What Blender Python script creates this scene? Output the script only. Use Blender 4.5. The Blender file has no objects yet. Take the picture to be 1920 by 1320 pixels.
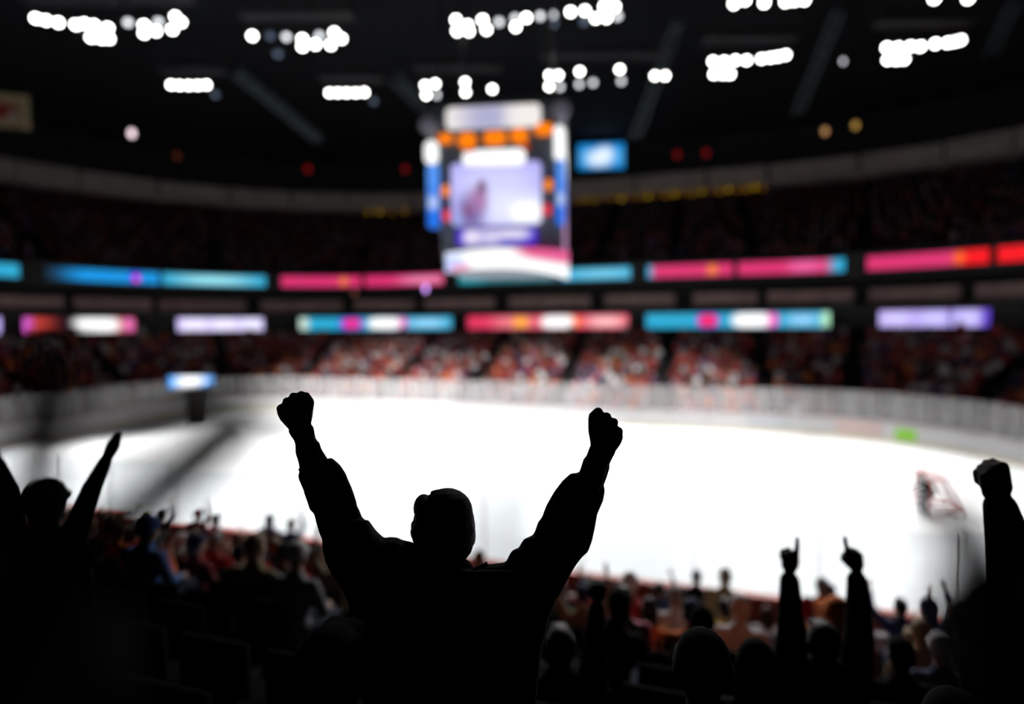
import bpy, bmesh, math, random
import numpy as np
from mathutils import Vector, Matrix, Euler

random.seed(7)
RNG = np.random.default_rng(11)
SC = bpy.context.scene
COL = SC.collection

# ------------------------------------------------------------------ camera, world, exposure
F = 1100.0                                   # focal length in pixels of the 1920 x 1320 frame
CAM = Vector((0.0, 0.0, 6.7))
PITCH, ROLL = math.radians(2.6), math.radians(-0.4)
ROT = Euler((math.pi / 2 - PITCH, 0, 0)).to_matrix() @ Matrix.Rotation(ROLL, 3, 'Z')
cd = bpy.data.cameras.new('camera')
cam = bpy.data.objects.new('camera', cd)
COL.objects.link(cam)
cam.matrix_world = Matrix.Translation(CAM) @ ROT.to_4x4()
cd.sensor_width = 36.0
cd.lens = F / 1920 * 36.0
cd.clip_start, cd.clip_end = 0.05, 400
cd.dof.use_dof = True
cd.dof.focus_distance = 1.80
cd.dof.aperture_fstop = 0.53
SC.camera = cam

w = bpy.data.worlds.new('world')
SC.world = w
w.use_nodes = True
w.node_tree.nodes['Background'].inputs[0].default_value = (0.6, 0.75, 1.0, 1)
w.node_tree.nodes['Background'].inputs[1].default_value = 0.0

SC.view_settings.view_transform = 'Standard'
SC.view_settings.look = 'None'
SC.view_settings.exposure = 0.0
SC.view_settings.gamma = 1.0
SC.view_settings.use_curve_mapping = False
try:
    SC.cycles.use_denoising = True
    SC.cycles.max_bounces = 6
    SC.cycles.transparent_max_bounces = 16
    SC.cycles.sample_clamp_indirect = 4.0
except Exception:
    pass

# arena light: rows of floodlights on catwalks (the lens positions are given further down with the lamps)
SPOT_W = 26000.0        # W of one bank of floodlights
FAR_W = 33000.0        # W of the banks that also face the far boards and lower bowl
FARBEAM = {2: -26.0, 5: -14.0, 8: -3.0}   # bank -> place along the far boards it faces
LENS_E = 15.0          # radiance of a floodlight lens


# ------------------------------------------------------------------ pixel <-> place
def ray(px, py):
    return ROT @ Vector(((px - 960) / F, -(py - 660) / F, -1.0))


def at(px, py, Y):
    d = ray(px, py)
    return CAM + d * (Y / d.y)


RINV = ROT.transposed()


def proj(p):
    q = RINV @ (Vector(p) - CAM)
    if q.z > -0.05:
        return None
    return 960 + F * q.x / -q.z, 660 - F * q.y / -q.z, -q.z


# ------------------------------------------------------------------ materials
MATS = {}


def srgb(r, g, b):
    f = lambda c: (c / 255 / 12.92) if c <= 10 else ((c / 255 + .055) / 1.055) ** 2.4
    return (f(r), f(g), f(b))


def mat(name, col, rough=0.7, noise=0.0, scale=8.0, spec=0.3, metal=0.0):
    if name in MATS:
        return MATS[name]
    m = bpy.data.materials.new(name)
    m.use_nodes = True
    nt = m.node_tree
    b = nt.nodes['Principled BSDF']
    b.inputs['Base Color'].default_value = (*col, 1)
    b.inputs['Roughness'].default_value = rough
    b.inputs['Metallic'].default_value = metal
    b.inputs['Specular IOR Level'].default_value = spec
    if noise:
        tc = nt.nodes.new('ShaderNodeTexCoord')
        n = nt.nodes.new('ShaderNodeTexNoise')
        n.inputs['Scale'].default_value = scale
        n.inputs['Detail'].default_value = 4
        r = nt.nodes.new('ShaderNodeValToRGB')
        r.color_ramp.elements[0].position = .3
        r.color_ramp.elements[1].position = .7
        r.color_ramp.elements[0].color = (*[c * (1 - noise) for c in col], 1)
        r.color_ramp.elements[1].color = (*[min(1, c * (1 + noise)) for c in col], 1)
        nt.links.new(tc.outputs['Object'], n.inputs['Vector'])
        nt.links.new(n.outputs['Fac'], r.inputs['Fac'])
        nt.links.new(r.outputs['Color'], b.inputs['Base Color'])
    MATS[name] = m
    return m


def emat(name, col, strength):
    if name in MATS:
        return MATS[name]
    m = bpy.data.materials.new(name)
    m.use_nodes = True
    b = m.node_tree.nodes['Principled BSDF']
    b.inputs['Base Color'].default_value = (.02, .02, .02, 1)
    b.inputs['Emission Color'].default_value = (*col, 1)
    b.inputs['Emission Strength'].default_value = strength
    MATS[name] = m
    return m


def screen_mat(name, base, feats, strength):
    """Lit display: base colour plus soft patches (cx, cy, rx, ry, colour, softness) in the screen's own UV."""
    m = bpy.data.materials.new(name)
    m.use_nodes = True
    nt = m.node_tree
    N, L = nt.nodes, nt.links
    b = N['Principled BSDF']
    b.inputs['Base Color'].default_value = (.02, .02, .02, 1)
    b.inputs['Emission Strength'].default_value = strength
    uv = N.new('ShaderNodeTexCoord')
    sep = N.new('ShaderNodeSeparateXYZ')
    L.new(uv.outputs['UV'], sep.inputs[0])
    rgb = N.new('ShaderNodeRGB')
    rgb.outputs[0].default_value = (*base, 1)
    cur = rgb.outputs[0]

    def mth(op, a, bb):
        n = N.new('ShaderNodeMath')
        n.operation = op
        for i, v in enumerate((a, bb)):
            if isinstance(v, (int, float)):
                n.inputs[i].default_value = v
            else:
                L.new(v, n.inputs[i])
        return n.outputs[0]
    for cx, cy, rx, ry, col, soft in feats:
        dx = mth('DIVIDE', mth('ABSOLUTE', mth('SUBTRACT', sep.outputs[0], cx), 0), rx)
        dy = mth('DIVIDE', mth('ABSOLUTE', mth('SUBTRACT', sep.outputs[1], cy), 0), ry)
        d = mth('POWER', mth('ADD', mth('POWER', dx, 3), mth('POWER', dy, 3)), 1 / 3)
        mr = N.new('ShaderNodeMapRange')
        mr.interpolation_type = 'SMOOTHSTEP'
        mr.inputs['From Min'].default_value = 1 - soft
        mr.inputs['From Max'].default_value = 1 + soft
        mr.inputs['To Min'].default_value = 1
        mr.inputs['To Max'].default_value = 0
        L.new(d, mr.inputs['Value'])
        mx = N.new('ShaderNodeMix')
        mx.data_type = 'RGBA'
        L.new(mr.outputs[0], mx.inputs['Factor'])
        L.new(cur, mx.inputs['A'])
        mx.inputs['B'].default_value = (*col, 1)
        cur = mx.outputs['Result']
    L.new(cur, b.inputs['Emission Color'])
    return m


ICE = mat('ice', (.86, .88, .9), .35, .02, .4, spec=.4)
CONCRETE = mat('concrete', (.10, .095, .09), .85, .25, 1.2)
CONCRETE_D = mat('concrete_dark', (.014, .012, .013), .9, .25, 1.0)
BAND = mat('band_concrete', (.50, .43, .41), .8, .15, .5)
SUITE = mat('suite_panel', (.45, .30, .28), .7, .2, .7)
ROOF = mat('roof_deck', (.004, .005, .007), .9, .3, .3)
STEEL = mat('steel_grey', (.05, .068, .072), .5, .2, 2, metal=.3)
BLACKM = mat('black_metal', (.02, .02, .022), .5, .2, 4)
DARKBOX = mat('housing_charcoal', (.03, .034, .04), .5, .2, 3)
BOARD_W = mat('board_white', (.82, .82, .83), .35, .03, 2)
BOARD_R = mat('board_outer_red', (.55, .10, .07), .5, .15, 2)
KICK = mat('kick_yellow', (.82, .74, .52), .5, .1, 2)
CAPR = mat('cap_rail_red', (.62, .10, .07), .4, .1, 2)
POSTM = mat('glass_post', (.62, .62, .63), .4, .1, 2)
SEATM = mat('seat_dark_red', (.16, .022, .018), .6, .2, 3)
GREEN = mat('board_green_ad', (.30, .75, .05), .4, .1, 3)
PINKAD = mat('board_pink_ad', (.85, .66, .64), .4, .1, 3)
PALEAD = mat('board_grey_ad', (.70, .72, .75), .4, .1, 3)
REDP = mat('goal_red_pipe', (.65, .03, .02), .35, .1, 4)
NET = mat('goal_net_white', (.75, .75, .75), .8, .1, 9)


def glass_mat():  # far panes: streaky pale diffuse veil mixed into the glass
    m = bpy.data.materials.new('veiled_acrylic')
    m.use_nodes = True
    nt = m.node_tree
    N, L = nt.nodes, nt.links
    for n in list(N):
        N.remove(n)
    out = N.new('ShaderNodeOutputMaterial')
    tr = N.new('ShaderNodeBsdfTransparent')
    tr.inputs[0].default_value = (.93, .95, .96, 1)
    df = N.new('ShaderNodeBsdfDiffuse')
    df.inputs[0].default_value = (.80, .78, .78, 1)
    gl = N.new('ShaderNodeBsdfGlossy')
    gl.inputs['Roughness'].default_value = .15
    tc = N.new('ShaderNodeTexCoord')
    mp = N.new('ShaderNodeMapping')
    mp.inputs['Scale'].default_value = (5.0, 5.0, .25)
    ns = N.new('ShaderNodeTexNoise')
    ns.inputs['Scale'].default_value = 1.0
    mr = N.new('ShaderNodeMapRange')
    mr.inputs['From Min'].default_value = .3
    mr.inputs['From Max'].default_value = .7
    mr.inputs['To Min'].default_value = .18
    mr.inputs['To Max'].default_value = .40
    L.new(tc.outputs['Object'], mp.inputs[0])
    L.new(mp.outputs[0], ns.inputs['Vector'])
    L.new(ns.outputs['Fac'], mr.inputs['Value'])
    m1 = N.new('ShaderNodeMixShader')
    m2 = N.new('ShaderNodeMixShader')
    m2.inputs[0].default_value = .04
    L.new(mr.outputs[0], m1.inputs[0])
    L.new(tr.outputs[0], m1.inputs[1])
    L.new(df.outputs[0], m1.inputs[2])
    L.new(m1.outputs[0], m2.inputs[1])
    L.new(gl.outputs[0], m2.inputs[2])
    L.new(m2.outputs[0], out.inputs[0])
    return m


GLASS = glass_mat()


def clear_glass():
    m = GLASS.copy()
    m.name = 'clear_acrylic'
    for n in m.node_tree.nodes:
        if n.type == 'MAP_RANGE':
            n.inputs['To Min'].default_value = .01
            n.inputs['To Max'].default_value = .03
        if n.type == 'MIX_SHADER' and not n.inputs[0].is_linked:
            n.inputs[0].default_value = .01
    return m


GLASS_C = clear_glass()


# ------------------------------------------------------------------ mesh helpers
class MB:
    def __init__(self):
        self.v, self.f, self.mi = [], [], []

    def add(self, vs, fs, mi=0):
        o = len(self.v)
        self.v += [tuple(p) for p in vs]
        self.f += [tuple(i + o for i in f) for f in fs]
        self.mi += [mi] * len(fs)
        return self

    def box(self, c, s, M=None, mi=0):
        vs = []
        for x in (-.5, .5):
            for y in (-.5, .5):
                for z in (-.5, .5):
                    p = Vector((x * s[0], y * s[1], z * s[2]))
                    if M is not None:
                        p = M @ p
                    vs.append(p + Vector(c))
        return self.add(vs, [(0, 1, 3, 2), (4, 6, 7, 5), (0, 4, 5, 1), (2, 3, 7, 6), (0, 2, 6, 4), (1, 5, 7, 3)], mi)

    def tube(self, a, b, r0, r1=None, seg=8, mi=0):
        r1 = r0 if r1 is None else r1
        a, b = Vector(a), Vector(b)
        d = (b - a).normalized()
        u = d.orthogonal().normalized()
        v = d.cross(u)
        vs = []
        for p, r in ((a, r0), (b, r1)):
            for i in range(seg):
                t = 2 * math.pi * i / seg
                vs.append(p + u * (r * math.cos(t)) + v * (r * math.sin(t)))
        fs = [(i, (i + 1) % seg, seg + (i + 1) % seg, seg + i) for i in range(seg)]
        fs += [tuple(range(seg))[::-1], tuple(range(seg, 2 * seg))]
        return self.add(vs, fs, mi)

    def ell(self, c, r, M=None, seg=12, rings=8, mi=0):
        vs = [(0, 0, 1)]
        for i in range(1, rings):
            a = math.pi * i / rings
            for j in range(seg):
                t = 2 * math.pi * j / seg
                vs.append((math.sin(a) * math.cos(t), math.sin(a) * math.sin(t), math.cos(a)))
        vs.append((0, 0, -1))
        out = []
        for p in vs:
            q = Vector((p[0] * r[0], p[1] * r[1], p[2] * r[2]))
            if M is not None:
                q = M @ q
            out.append(q + Vector(c))
        fs = [(0, 1 + j, 1 + (j + 1) % seg) for j in range(seg)]
        for i in range(rings - 2):
            b0, b1 = 1 + i * seg, 1 + (i + 1) * seg
            fs += [(b0 + j, b1 + j, b1 + (j + 1) % seg, b0 + (j + 1) % seg) for j in range(seg)]
        last = len(vs) - 1
        b0 = 1 + (rings - 2) * seg
        fs += [(last, b0 + (j + 1) % seg, b0 + j) for j in range(seg)]
        return self.add(out, fs, mi)

    def rings(self, rs, mi=0):
        seg = len(rs[0])
        vs = [p for r in rs for p in r]
        fs = []
        for i in range(len(rs) - 1):
            for j in range(seg):
                fs.append((i * seg + j, i * seg + (j + 1) % seg, (i + 1) * seg + (j + 1) % seg, (i + 1) * seg + j))
        fs += [tuple(range(seg))[::-1], tuple(range((len(rs) - 1) * seg, len(rs) * seg))]
        return self.add(vs, fs, mi)

    def mesh(self, name, mats, smooth=False, fixn=True):
        me = bpy.data.meshes.new(name)
        me.from_pydata(self.v, [], self.f)
        for m in (mats if isinstance(mats, (list, tuple)) else [mats]):
            me.materials.append(m)
        me.polygons.foreach_set('material_index', self.mi)
        if fixn:
            bm = bmesh.new()
            bm.from_mesh(me)
            bmesh.ops.recalc_face_normals(bm, faces=bm.faces)
            bm.to_mesh(me)
            bm.free()
        if smooth:
            me.polygons.foreach_set('use_smooth', [True] * len(me.polygons))
        me.update()
        return me

    def build(self, name, mats, parent=None, smooth=False, M=None):
        return link(name, self.mesh(name, mats, smooth), parent, M)


def link(name, me, parent=None, M=None):
    o = bpy.data.objects.new(name, me)
    COL.objects.link(o)
    if parent is not None:
        o.parent = parent
    if M is not None:
        o.matrix_local = M
    return o


def empty(name, loc=(0, 0, 0), rz=0.0, parent=None):
    o = bpy.data.objects.new(name, None)
    o.empty_display_size = .1
    COL.objects.link(o)
    o.location = loc
    o.rotation_euler = (0, 0, rz)
    if parent is not None:
        o.parent = parent
    return o


def tag(o, label, cat, group=None, kind=None):
    if label:
        o['label'] = label
    if cat:
        o['category'] = cat
    if group:
        o['group'] = group
    if kind:
        o['kind'] = kind
    return o


def frame(origin, x, z=Vector((0, 0, 1))):
    x = Vector(x).normalized()
    z = Vector(z)
    y = z.cross(x).normalized()
    z = x.cross(y).normalized()
    return Matrix(((x.x, y.x, z.x, origin[0]), (x.y, y.y, z.y, origin[1]), (x.z, y.z, z.z, origin[2]), (0, 0, 0, 1)))


# ------------------------------------------------------------------ plan of the arena (s along the rink, n across it)
YAW = math.radians(18)
D2 = Vector((math.cos(YAW), -math.sin(YAW), 0))
N2 = Vector((math.sin(YAW), math.cos(YAW), 0))
SC_S, SC_N = -11.75, 25.9
HA, HB, RC = 26.25, 13.0, 8.5


def W(s, n, z=0.0):
    return D2 * s + N2 * n + Vector((0, 0, z))


def SN(p):
    p = Vector((p[0], p[1], 0))
    return p.dot(D2), p.dot(N2)


def ring(off, astep=6.0, sstep=3.0):
    """rounded rectangle around the ice at this offset: list of (s, n, outward_s, outward_n, key)"""
    a, b, r = HA - RC, HB - RC, RC + off
    pts = []
    ns = max(2, int(2 * a / sstep))
    nb = max(2, int(2 * b / sstep))
    na = int(90 / astep)
    def arc(cs, cn, a0, c):
        for i in range(na):
            t = math.radians(a0 + 90 * i / na)
            pts.append((SC_S + cs + r * math.cos(t), SC_N + cn + r * math.sin(t), math.cos(t), math.sin(t), ('c', c, 90 * i / na)))
    arc(a, b, 0, 0)
    for i in range(ns):
        x = a - 2 * a * i / ns
        pts.append((SC_S + x, SC_N + b + r, 0, 1, ('f', 0, x)))
    arc(-a, b, 90, 1)
    for i in range(nb):
        y = b - 2 * b * i / nb
        pts.append((SC_S - a - r, SC_N + y, -1, 0, ('l', 0, y)))
    arc(-a, -b, 180, 2)
    for i in range(ns):
        x = -a + 2 * a * i / ns
        pts.append((SC_S + x, SC_N - b - r, 0, -1, ('n', 0, x)))
    arc(a, -b, 270, 3)
    for i in range(nb):
        y = -b + 2 * b * i / nb
        pts.append((SC_S + a + r, SC_N + y, 1, 0, ('r', 0, y)))
    return pts


def loft_ring(name, profile, m, closed_profile=False, smooth=False):
    rs = [[W(p[0], p[1], h) for p in ring(off)] for off, h in profile]
    mb = MB()
    seg = len(rs[0])
    vs = [p for r in rs for p in r]
    k = len(rs)
    fs = []
    for i in range(k if closed_profile else k - 1):
        i2 = (i + 1) % k
        for j in range(seg):
            j2 = (j + 1) % seg
            fs.append((i * seg + j, i * seg + j2, i2 * seg + j2, i2 * seg + j))
    mb.add(vs, fs)
    o = mb.build(name, m, smooth=smooth)
    o['kind'] = 'structure'
    return o


def ring_px(off, h):
    """far-side points of a ring sorted by picture x -> arrays for interpolation"""
    out = []
    for p in ring(off, 1.0, .5):
        q = W(p[0], p[1], h)
        outw = D2 * p[2] + N2 * p[3]
        pr = proj(q)
        if pr is None or pr[2] < 14:
            continue
        if (q - CAM).dot(outw) < 0:
            continue
        out.append((pr[0], p[0], p[1], p[2], p[3]))
    out.sort()
    return np.array(out)


def ring_at(R, px):
    s, n, a, b = [float(np.interp(px, R[:, 0], R[:, i])) for i in (1, 2, 3, 4)]
    l = math.hypot(a, b)
    return s, n, a / l, b / l


# row geometry of the lower bowl
OFF0, ROWD, RISE, H0 = 1.2, .85, .36, .40
NROW = 15


def row_h(k):
    return H0 + RISE * k


def row_off(k):
    return OFF0 + ROWD * k


# ------------------------------------------------------------------ setting
mb = MB()
top = [W(p[0], p[1], 0) for p in ring(-.02, 4)]
bot = [q - Vector((0, 0, .15)) for q in top]
k = len(top)
mb.add(top + bot, [tuple(range(k)), tuple(range(k, 2 * k))[::-1]] + [(i, k + i, k + (i + 1) % k, (i + 1) % k) for i in range(k)])
ice = mb.build('floor', ICE)
tag(ice, 'white sheet of ice of the hockey rink', None, kind='structure')

prof = [(.12, -.15), (OFF0, -.15), (OFF0, H0)]
for i in range(NROW):
    prof += [(row_off(i), row_h(i)), (row_off(i + 1), row_h(i))]
prof += [(17.2, row_h(NROW - 1)), (17.2, row_h(NROW - 1) + 2.1)]
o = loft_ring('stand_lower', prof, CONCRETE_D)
tag(o, 'stepped concrete lower bowl under the spectators', None, kind='structure')
# fascia under the suites, carries the lower ribbon
o = loft_ring('wall_fascia_lower', [(17.2, 6.3), (15.6, 6.3), (15.6, 8.25), (17.2, 8.25)], BLACKM, True)
tag(o, 'dark fascia that carries the lower ribbon of displays', None, kind='structure')
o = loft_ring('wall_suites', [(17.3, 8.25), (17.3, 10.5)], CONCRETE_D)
tag(o, 'dark back wall of the suite level', None, kind='structure')
o = loft_ring('wall_fascia_upper', [(17.4, 10.4), (16.6, 10.4), (16.6, 12.5), (17.4, 12.5)], BLACKM, True)
tag(o, 'dark fascia that carries the upper ribbon of displays', None, kind='structure')
UOFF, UD, UR, UH, UN = 17.4, .9, .45, 12.1, 24
prof = [(UOFF, UH)]
for i in range(UN):
    prof += [(UOFF + UD * i, UH + UR * i), (UOFF + UD * (i + 1), UH + UR * i)]
prof += [(40.5, UH + UR * (UN - 1)), (40.5, 30.5)]
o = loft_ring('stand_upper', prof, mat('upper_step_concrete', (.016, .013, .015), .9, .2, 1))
tag(o, 'stepped upper bowl rising to the roof in the dark', None, kind='structure')
mb = MB()
top = [W(p[0], p[1], 30.5) for p in ring(41)]
k = len(top)
mb.add(top + [q + Vector((0, 0, .3)) for q in top], [tuple(range(k)), tuple(range(k, 2 * k))[::-1]] + [(i, k + i, k + (i + 1) % k, (i + 1) % k) for i in range(k)])
tag(mb.build('ceiling', ROOF), 'black roof deck over the arena', None, kind='structure')

# pale concrete band at the top of the upper bowl, built of panels with a rail and brackets
BR0, BR1, BOFF = 23.0, 25.7, 38.6
bandR = ring_px(BOFF, 24.4)
band = empty('wall_band')
tag(band, 'pale concrete parapet band above the upper seats', None, kind='structure')
edges = [-240, -90, 30, 150, 297, 430, 545, 652, 770, 860, 955, 1050, 1190, 1325, 1440, 1610, 1770, 1900, 2060, 2200]
for a, b in zip(edges[:-1], edges[1:]):
    n = 5
    cols = [ring_at(bandR, a + (b - a) * (.02 + .96 * i / n)) for i in range(n + 1)]
    mb, mr = MB(), MB()
    for (dst, o0, o1, h0, h1) in ((mb, 0, .5, BR0, BR1 - .5), (mr, -.25, .5, BR1 - .38, BR1)):
        sec = [[W(s + x * (BOFF * 0 + oo), n_ + y * oo, h) for oo, h in ((o0, h0), (o1, h0), (o1, h1), (o0, h1))] for s, n_, x, y in cols]
        dst.rings(sec)
    p = mb.build('panel', BAND, band)
    mr.build('rail', BAND, p)
    s, n_, x, y = cols[0]
    M = frame(W(s - .3 * x, n_ - .3 * y, BR0), D2 * y - N2 * x)
    MB().box((0, 0, -.2), (.7, .9, 1.4)).build('bracket', BAND, p, M=M)

# suite level: pale parapets with dark gaps
R = ring_px(16.9, 9.0)
par = empty('trim_suites')
tag(par, 'row of pale suite parapets between the two display ribbons', None, kind='structure')
for a, b in ((-60, 120), (140, 285), (300, 460), (490, 640), (665, 775), (795, 925), (955, 1105), (1135, 1265), (1300, 1420), (1440, 1600), (1630, 1800), (1830, 1990)):
    n = 5
    cols = [ring_at(R, a + (b - a) * i / n) for i in range(n + 1)]
    mb = MB()
    mb.rings([[W(s + x * oo, n_ + y * oo, h) for oo, h in ((0, 8.25), (.25, 8.25), (.25, 9.35), (0, 9.35))] for s, n_, x, y in cols])
    p = mb.build('panel', SUITE, par)
    mb = MB()
    mb.rings([[W(s + x * oo, n_ + y * oo, h) for oo, h in ((-.1, 9.35), (.3, 9.35), (.3, 9.47), (-.1, 9.47))] for s, n_, x, y in cols])
    mb.build('ledge', SUITE, p)

# dasher boards with glass: equal panels round the rink
pl = [W(p[0], p[1]) for p in ring(.06, 2.0, .5)]
pl.append(pl[0])
cum = [0]
for a, b in zip(pl[:-1], pl[1:]):
    cum.append(cum[-1] + (b - a).length)
NP = 60
STEP = cum[-1] / NP


def along(d):
    d %= cum[-1]
    i = int(np.searchsorted(cum, d, side='right')) - 1
    i = min(i, len(pl) - 2)
    t = (d - cum[i]) / (cum[i + 1] - cum[i])
    return pl[i].lerp(pl[i + 1], t)


boards = empty('wall_boards')
tag(boards, 'white dasher boards and glass around the ice', None, kind='structure')
LP = STEP - .02
meshes = {}
for nm, m in (('white', BOARD_W), ('green', GREEN), ('pink', PINKAD), ('grey', PALEAD)):
    q = MB()
    q.box((0, .04, .6), (LP, .06, .82), mi=0)       # inner sheet
    q.box((0, -.04, .56), (LP, .08, 1.0), mi=1)     # outer sheet
    meshes[nm] = q.mesh('board_panel', [m, BOARD_R])
kick_me = MB().box((0, .045, .095), (LP, .09, .19)).mesh('kick_strip', KICK)
cap_me = MB().box((0, -.02, 1.09), (LP, .18, .06)).mesh('cap_rail', CAPR)
capw_me = MB().box((0, -.02, 1.09), (LP, .18, .06)).mesh('cap_rail', BOARD_W)
pane_me = MB().box((0, -.02, 1.94), (LP - .05, .02, 1.62)).mesh('glass_pane', GLASS)
pane_cme = MB().box((0, -.02, 1.94), (LP - .05, .02, 1.62)).mesh('glass_pane', GLASS_C)
post_me = MB().box((LP / 2, -.02, 1.94), (.026, .03, 1.66)).mesh('post', POSTM)
for i in range(NP):
    a, b = along(i * STEP), along((i + 1) * STEP)
    c = (a + b) / 2
    pr = proj(c + Vector((0, 0, 1)))
    if pr is None or not (-250 < pr[0] < 2200):
        continue
    s, n_ = SN(c)
    far = n_ > SC_N - 4
    x = b - a
    M = frame(c, x)                     # ring runs counter-clockwise: local +y points to the ice
    kind = 'white'
    if far:
        px = pr[0]
        kind = 'pink' if 1560 < px < 1640 else 'grey' if 1440 < px < 1520 else 'white'
        ad = 1690 < px < 1790
    p = link('board_panel', meshes[kind], boards, M)
    if far and ad:
        link('green_poster', MB().box((0, .075, .5), (1.0, .02, .62)).mesh('green_poster', GREEN), p)
    link('kick_strip', kick_me, p)
    link('cap_rail', capw_me if far else cap_me, p)
    link('glass_pane', pane_me if far else pane_cme, p)
    link('post', post_me, p)

# ------------------------------------------------------------------ floodlights, catwalks, trusses
ORD = ['first', 'second', 'third', 'fourth', 'fifth', 'sixth', 'seventh', 'eighth', 'ninth', 'tenth', 'eleventh', 'twelfth',
       'thirteenth', 'fourteenth', 'fifteenth', 'sixteenth', 'seventeenth', 'eighteenth', 'nineteenth', 'twentieth', 'twenty-first', 'twenty-second']
CLUSTERS = [
    # (phrase, depth, spot aim (s, n), [(px, py, dim)])
    ('bank in the top left corner', 31.0, (-27, 20), [(67, 34, 0), (86, 38, 0), (109, 42, 0), (142, 46, 0), (158, 44, 0), (176, 47, 0), (171, 70, 0), (190, 72, 0), (202, 52, 0), (204, 72, 0)]),
    ('short bank beside the top left bank', 31.5, (-24, 33), [(240, 42, 1), (270, 47, 0), (270, 62, 0), (292, 58, 0), (297, 41, 1), (323, 55, 0), (329, 31, 0), (339, 41, 0)]),
    ('bank between left corner and scoreboard', 32.0, (-16, 18), [(473, 67, 0), (507, 67, 2), (521, 101, 2), (537, 69, 1), (567, 73, 0), (567, 87, 0), (591, 83, 0), (599, 67, 1), (620, 84, 0), (627, 61, 0), (640, 72, 0)]),
    ('low strip bank on the left', 40.0, (-26, 20), [(321, 159, 0), (337, 160, 0), (354, 160, 0), (371, 160, 0), (387, 159, 0), (404, 178, 2)]),
    ('low strip bank left of the scoreboard', 40.0, (-14, 31), [(618, 174, 0), (634, 174, 0), (650, 174, 0), (667, 174, 0), (683, 173, 0), (701, 190, 2)]),
    ('long bank high above the scoreboard', 32.0, (-8, 26), [(855, 37, 0), (857, 58, 0), (877, 47, 0), (879, 58, 0), (905, 37, 0), (912, 55, 0), (936, 41, 1), (966, 34, 1), (967, 50, 0), (987, 33, 0), (1013, 30, 1), (1036, 28, 1), (1038, 44, 2), (1070, 22, 0), (1097, 20, 0), (1095, 41, 2), (1117, 34, 0), (1133, 12, 0), (1137, 33, 0), (1153, 12, 0), (1158, 30, 1)]),
    ('broken row just above the scoreboard', 40.0, (-8, 20), [(797, 160, 0), (799, 178, 0), (816, 157, 0), (819, 178, 1), (872, 154, 0), (873, 173, 0), (923, 167, 0)]),
    ('broken row right of the scoreboard top', 40.0, (-1, 19), [(1030, 141, 0), (1030, 162, 0), (1047, 141, 0), (1050, 163, 1), (1087, 134, 0), (1086, 158, 1), (1112, 155, 1), (1162, 130, 0), (1165, 152, 1), (1228, 142, 0), (1247, 142, 0)]),
    ('bank cut by the top edge right of centre', 31.5, (2, 33), [(1376, 7, 0), (1397, 0, 0), (1433, 5, 0), (1473, 3, 0), (1490, 1, 0), (1508, 0, 0)]),
    ('stepped bank right of the centre', 36.0, (2, 20), [(1337, 115, 0), (1339, 139, 0), (1358, 115, 0), (1369, 139, 0), (1356, 139, 0), (1379, 113, 0), (1400, 113, 0), (1428, 110, 0), (1445, 108, 0), (1459, 106, 0), (1473, 103, 0)]),
    ('stepped bank in the top right corner', 33.0, (7, 27), [(1663, 89, 0), (1665, 112, 0), (1684, 89, 0), (1681, 112, 0), (1695, 111, 0), (1707, 87, 0), (1726, 87, 0), (1754, 82, 0), (1777, 80, 0), (1790, 78, 0), (1801, 75, 0)]),
    ('pair at the very top right edge', 30.0, (8, 22), [(1752, -3, 0), (1815, -3, 0)]),
]
lensE = [emat('lens_white', (1, .985, .95), LENS_E), emat('lens_pale', (.93, .96, 1), LENS_E * .16), emat('lens_blue_dim', (.35, .5, .8), LENS_E * .02)]


def lamp_meshes():
    h = MB()
    seg = 14
    rs = []
    for z, r in ((.0, .17), (.02, .205), (.18, .20), (.34, .12), (.42, .10), (.5, .03)):
        rs.append([(r * math.cos(2 * math.pi * j / seg), r * math.sin(2 * math.pi * j / seg), z) for j in range(seg)])
    h.rings(rs)
    for j in range(6):
        t = 2 * math.pi * j / 6
        h.box((.13 * math.cos(t), .13 * math.sin(t), .3), (.02, .1, .16), Matrix.Rotation(t, 3, 'Z'))
    l = MB()
    l.ell((0, 0, 0), (.165, .165, .14), seg=14, rings=8)
    y = MB()
    y.box((.235, 0, .16), (.02, .05, .34))
    y.box((-.235, 0, .16), (.02, .05, .34))
    y.box((0, 0, .56), (.49, .05, .02))
    y.box((.235, 0, .44), (.02, .05, .24))
    y.box((-.235, 0, .44), (.02, .05, .24))
    y.tube((0, 0, .56), (0, 0, .8), .02)
    return h.mesh('housing', BLACKM, True), [l.mesh('lens', m, True) for m in lensE], y.mesh('bracket', BLACKM)


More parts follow.
